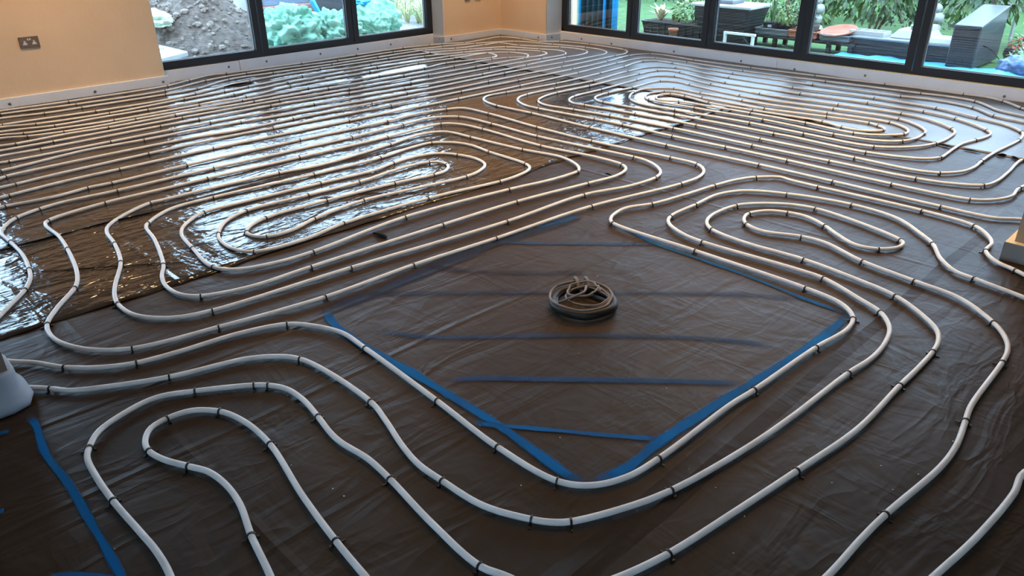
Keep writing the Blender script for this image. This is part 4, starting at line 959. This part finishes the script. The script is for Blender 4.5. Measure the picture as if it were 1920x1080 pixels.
# stacked stones
M_stone = mat('pale_garden_stone', (0.3328, 0.3392, 0.3200), 0.9, 0.2, 0.25, 12, 0.3, 40)
for (x, y, lab, n_) in ((-4.78, 10.5, 'pale stacked stone ornament left of the laurel', 4), (-3.28, 10.5, 'pale stacked stone ornament beside the tall box', 4)):
    p = empty('stone_ornament', (x, y, GZ)); tag(p, lab, 'ornament', 'stacked stone ornaments')
    z = 0
    for k in range(n_):
        r_ = (.10, .085, .075, .06)[k]
        o = crumple('stone', M_stone, (.012 * (-1) ** k, 0, z + r_ * .75), (r_, r_, r_ * .9), .10, k + x, sub=3, parent=p, flat=False); z += r_ * 1.62
# right end odds and ends
p = empty('garden_table', (-2.1, 10.6, GZ)); tag(p, 'pale green garden table at the right edge', 'table')
box_obj('top', mat('pale_green_board', (.50, .56, .46), .7, .3, .1, 6), p, -.20, .75, -.3, .3, .38, .41, .006)
box_obj('apron', mat('sage_board', (.30, .36, .30), .7, .3, .1, 6), p, -.18, .73, -.29, -.27, .25, .38)
for x in (-.15, .7):
    for y in (-.25, .25): box_obj('leg', M_whitepaint, p, x - .02, x + .02, y - .02, y + .02, 0, .38)
p = empty('flower_pot', (-2.22, 10.0, GZ)); tag(p, 'round dark pot with red flowers right of the tall box', 'pot')
bm = bmesh.new(); lathe(bm, [(.08, 0), (.13, .1), (.12, .17), (.10, .17)], 18); finish(bm, 'body', M_tub, p, True)
leaf_cloud('leaves', M_bright, (.05, 0, .22), (.14, .12, .09), 160, .06, p, 31)
leaf_cloud('flowers', mat('red_petals', (.62, .06, .06), .6), (0, -.05, .22), (.07, .06, .06), 40, .04, p, 32, aspect=.8)
p = empty('white_flowers', (-2.0, 9.6, GZ)); tag(p, 'clump of white flowers at the right edge of the garden', 'flowers')
leaf_cloud('leaves', M_reed, (0, 0, .10), (.18, .16, .12), 200, .07, p, 33); leaf_cloud('petals', mat('white_petals', (.8, .82, .76), .6), (0, -.04, .15), (.17, .14, .09), 90, .045, p, 34, aspect=.8)
p = empty('garden_parasol', (-2.62, 11.3, GZ)); tag(p, 'folded pale parasol base behind the tall box', 'parasol')
bm = bmesh.new(); lathe(bm, [(.02, 0), (.02, .6), (.26, .62), (.22, .68), (.02, .74)], 12); finish(bm, 'canopy', M_palegrey, p)

# --- outside the left window: soil heap, blocks, slab, sacks, grass
M_earth = mat('grey_brown_soil', (0.1320, 0.1080, 0.0930), 0.95, 0.15, 0, 16, 0.9, 45, (0.0540, 0.0420, 0.0360))
M_clod = mat('earth_clods', (0.2232, 0.1860, 0.1612), 0.95, 0.15, 0.4, 25)
GL = GZ
rnd = random.Random(5)
heap = empty('soil_heap', (-10.4, 4.35, GL)); tag(heap, 'heap of dug soil and rubble outside the left window', 'heap')
bm = bmesh.new(); grid = []
def heap_h(x, y):
    r = math.hypot(x / 1.15, y / .95)
    return max(0, 1 - r) ** 0.8 * .98 * (1 + .25 * nz(x * 2, y * 2, 1)) + .05 * nz(x * 6, y * 6, 2) * (1 if r < 1 else 0) + .03 * nz(x * 14, y * 14, 3)
for j in range(81):
    row = []
    for i in range(81):
        x, y = -1.2 + 2.4 * i / 80, -1.0 + 2.0 * j / 80
        row.append(bm.verts.new((x, y, heap_h(x, y) - .01)))
    grid.append(row)
for j in range(80):
    for i in range(80): bm.faces.new([grid[j][i], grid[j][i + 1], grid[j + 1][i + 1], grid[j + 1][i]])
finish(bm, 'mound', M_earth, heap, True)
bm = bmesh.new()
for _ in range(900):
    x, y = rnd.uniform(-1.3, 1.9), rnd.uniform(-1.2, 1.2)
    r_ = rnd.choice((.012, .018, .025, .04)) * rnd.uniform(.7, 1.3)
    z = heap_h(x, y)
    mt = Matrix.Translation((x, y, z)) @ Matrix.Rotation(rnd.uniform(0, 6), 4, Vector((rnd.random(), rnd.random(), rnd.random())).normalized()) @ Matrix.Diagonal((r_ * 1.4, r_, r_ * .8, 1))
    bmesh.ops.create_icosphere(bm, subdivisions=1, radius=1.0, matrix=mt)
o = finish(bm, 'clods', M_clod, heap); o['kind'] = 'stuff'
tuft('weeds', M_straw, (0.05, -.05, .82), 60, .22, .3, .012, heap, 41)
M_block = mat('white_concrete_block', (0.4760, 0.4760, 0.4624), 0.9, 0.2, 0.12, 9)
for (px_, py_, w_, d_, h_, rz_, ry_, lab) in ((326, 108, .22, .13, .11, .35, .25, 'white concrete block lying tilted by the wall end'), (298, 112, .26, .18, .15, .1, 0, 'white concrete block half hidden by the wall end')):
    q = at_z(px_, py_, GL + .02)
    p = empty('concrete_block', (q.x - .15, q.y, GL)); tag(p, lab, 'block', 'concrete blocks'); p.rotation_euler = (0, ry_ * .4, rz_)
    bm = bmesh.new(); box(bm, -w_ / 2, w_ / 2, -d_ / 2, d_ / 2, 0, h_); bevel(bm, .008, 1); finish(bm, 'body', M_block, p)
p = empty('paving_slab', (-9.55, 3.50, GL)); tag(p, 'grey paving slab resting on the soil behind the blocks', 'slab')
bm = bmesh.new(); box(bm, -.25, .25, -.2, .2, .06, .12); bevel(bm, .008, 1); o = finish(bm, 'body', mat('blue_grey_slab', (.40, .44, .45), .9, .2, .15, 7), p); o.rotation_euler = (.05, .1, .3)
p = empty('rubble_slab', (-11.2, 5.62, GL)); tag(p, 'pale concrete slab leaning behind the soil heap', 'slab')
bm = bmesh.new(); prism(bm, [(-.06, -.42), (.06, -.42), (.06, .5), (-.06, .5)], 0, 1.3); o = finish(bm, 'body', mat('pale_concrete', (.52, .52, .50), .9, .2, .2, 5, .3, 30), p); o.rotation_euler = (0, -.25, .2)
M_green = mat('green_woven_sack', (0.1950, 0.3900, 0.3000), 0.5, 0.3, 0, 3, 0.3, 30, (0.0750, 0.2700, 0.1800))
def sack(c, r, seed, label, amp=.45):
    root = empty('green_sack', c); tag(root, label, 'sack', 'green rubble sacks')
    o = crumple('sack_body', M_green, (0, 0, r[2] * .62), r, amp, seed, parent=root, sub=6, f=1.6, folds=amp * .55)
    return root
sack((-9.45, 5.20, GL), (.33, .36, .27), 2.0, 'crumpled green sack behind the left mullion')
sack((-9.30, 5.75, GL), (.28, .30, .20), 9.0, 'low crumpled green sack beside the mullion, with dark creases', .55)
sack((-9.55, 6.55, GL), (.36, .36, .30), 5.5, 'full green sack behind the third pane', .22)
crumple('plastic_scrap', mat('pale_green_scrap', (.50, .62, .50), .6), (-9.9, 3.62, GL + .42), (.16, .18, .10), .5, 6.0, 'pale green plastic scrap on the soil heap', 'scrap', 4)
crumple('plastic_scrap', M_bluefab, (-9.5, 6.45, GL + .44), (.12, .14, .05), .5, 8.0, 'bright blue plastic scrap on top of the full green sack', 'scrap', 4)
p = empty('skip_panel', (-10.9, 6.1, GL)); tag(p, 'blue grey metal panel standing behind the green sacks', 'panel')
box_obj('sheet', mat('blue_grey_metal', (0.1440, 0.2040, 0.2760), .5, .4, .2, 4), p, -.03, .03, -.62, .62, .36, 1.5, .006)
box_obj('rail', mat('rusty_rail', (.26, .14, .11), .8, .3, .4, 7), p, -.05, .25, -.62, .45, .0, .36, .01)
for y in (-.55, .3): box_obj('post', M_midgrey, p, .03, .07, y - .03, y + .03, 0, 1.5)
p = empty('dark_board', (-10.1, 6.55, GL)); tag(p, 'dark plastic board with a bright blue edge leaning by the sacks', 'board')
bm = bmesh.new(); box(bm, -.03, .03, -.36, .30, 0, .62); o = finish(bm, 'body', M_trough, p); o.rotation_euler = (.35, -.2, .1)
bm = bmesh.new(); box(bm, -.035, .045, -.40, -.36, 0, .64); o = finish(bm, 'blue_edge', M_bluefab, p); o.rotation_euler = (.35, -.2, .1)
p = empty('dry_grass', (-10.2, 8.1, GL)); tag(p, 'dry straw and long grass outside the third pane', 'grass')
for k in range(60):
    tuft('blades', M_straw if k % 3 else M_reed, (rnd.uniform(-.8, .9), rnd.uniform(-.55, .75), .0), 22, .42, .40, .012, p, 50 + k)
# join the blades into one part
bl = [c_ for c_ in p.children]
bm = bmesh.new()
me0 = bpy.data.meshes.new('blades')
for c_ in bl:
    bm.from_mesh(c_.data)
bm.to_mesh(me0); bm.free(); me0.materials.append(M_straw)
for c_ in bl: bpy.data.objects.remove(c_, do_unlink=True)
o = link('blades', me0, p); o['kind'] = 'stuff'
bush('garden_shrub', M_hedge, (-12.8, 9.2, .4), (1.3, 1.5, .7), 1600, .10, 'dark green bushes behind the dry grass', 'shrub', 77, 'garden shrubs')
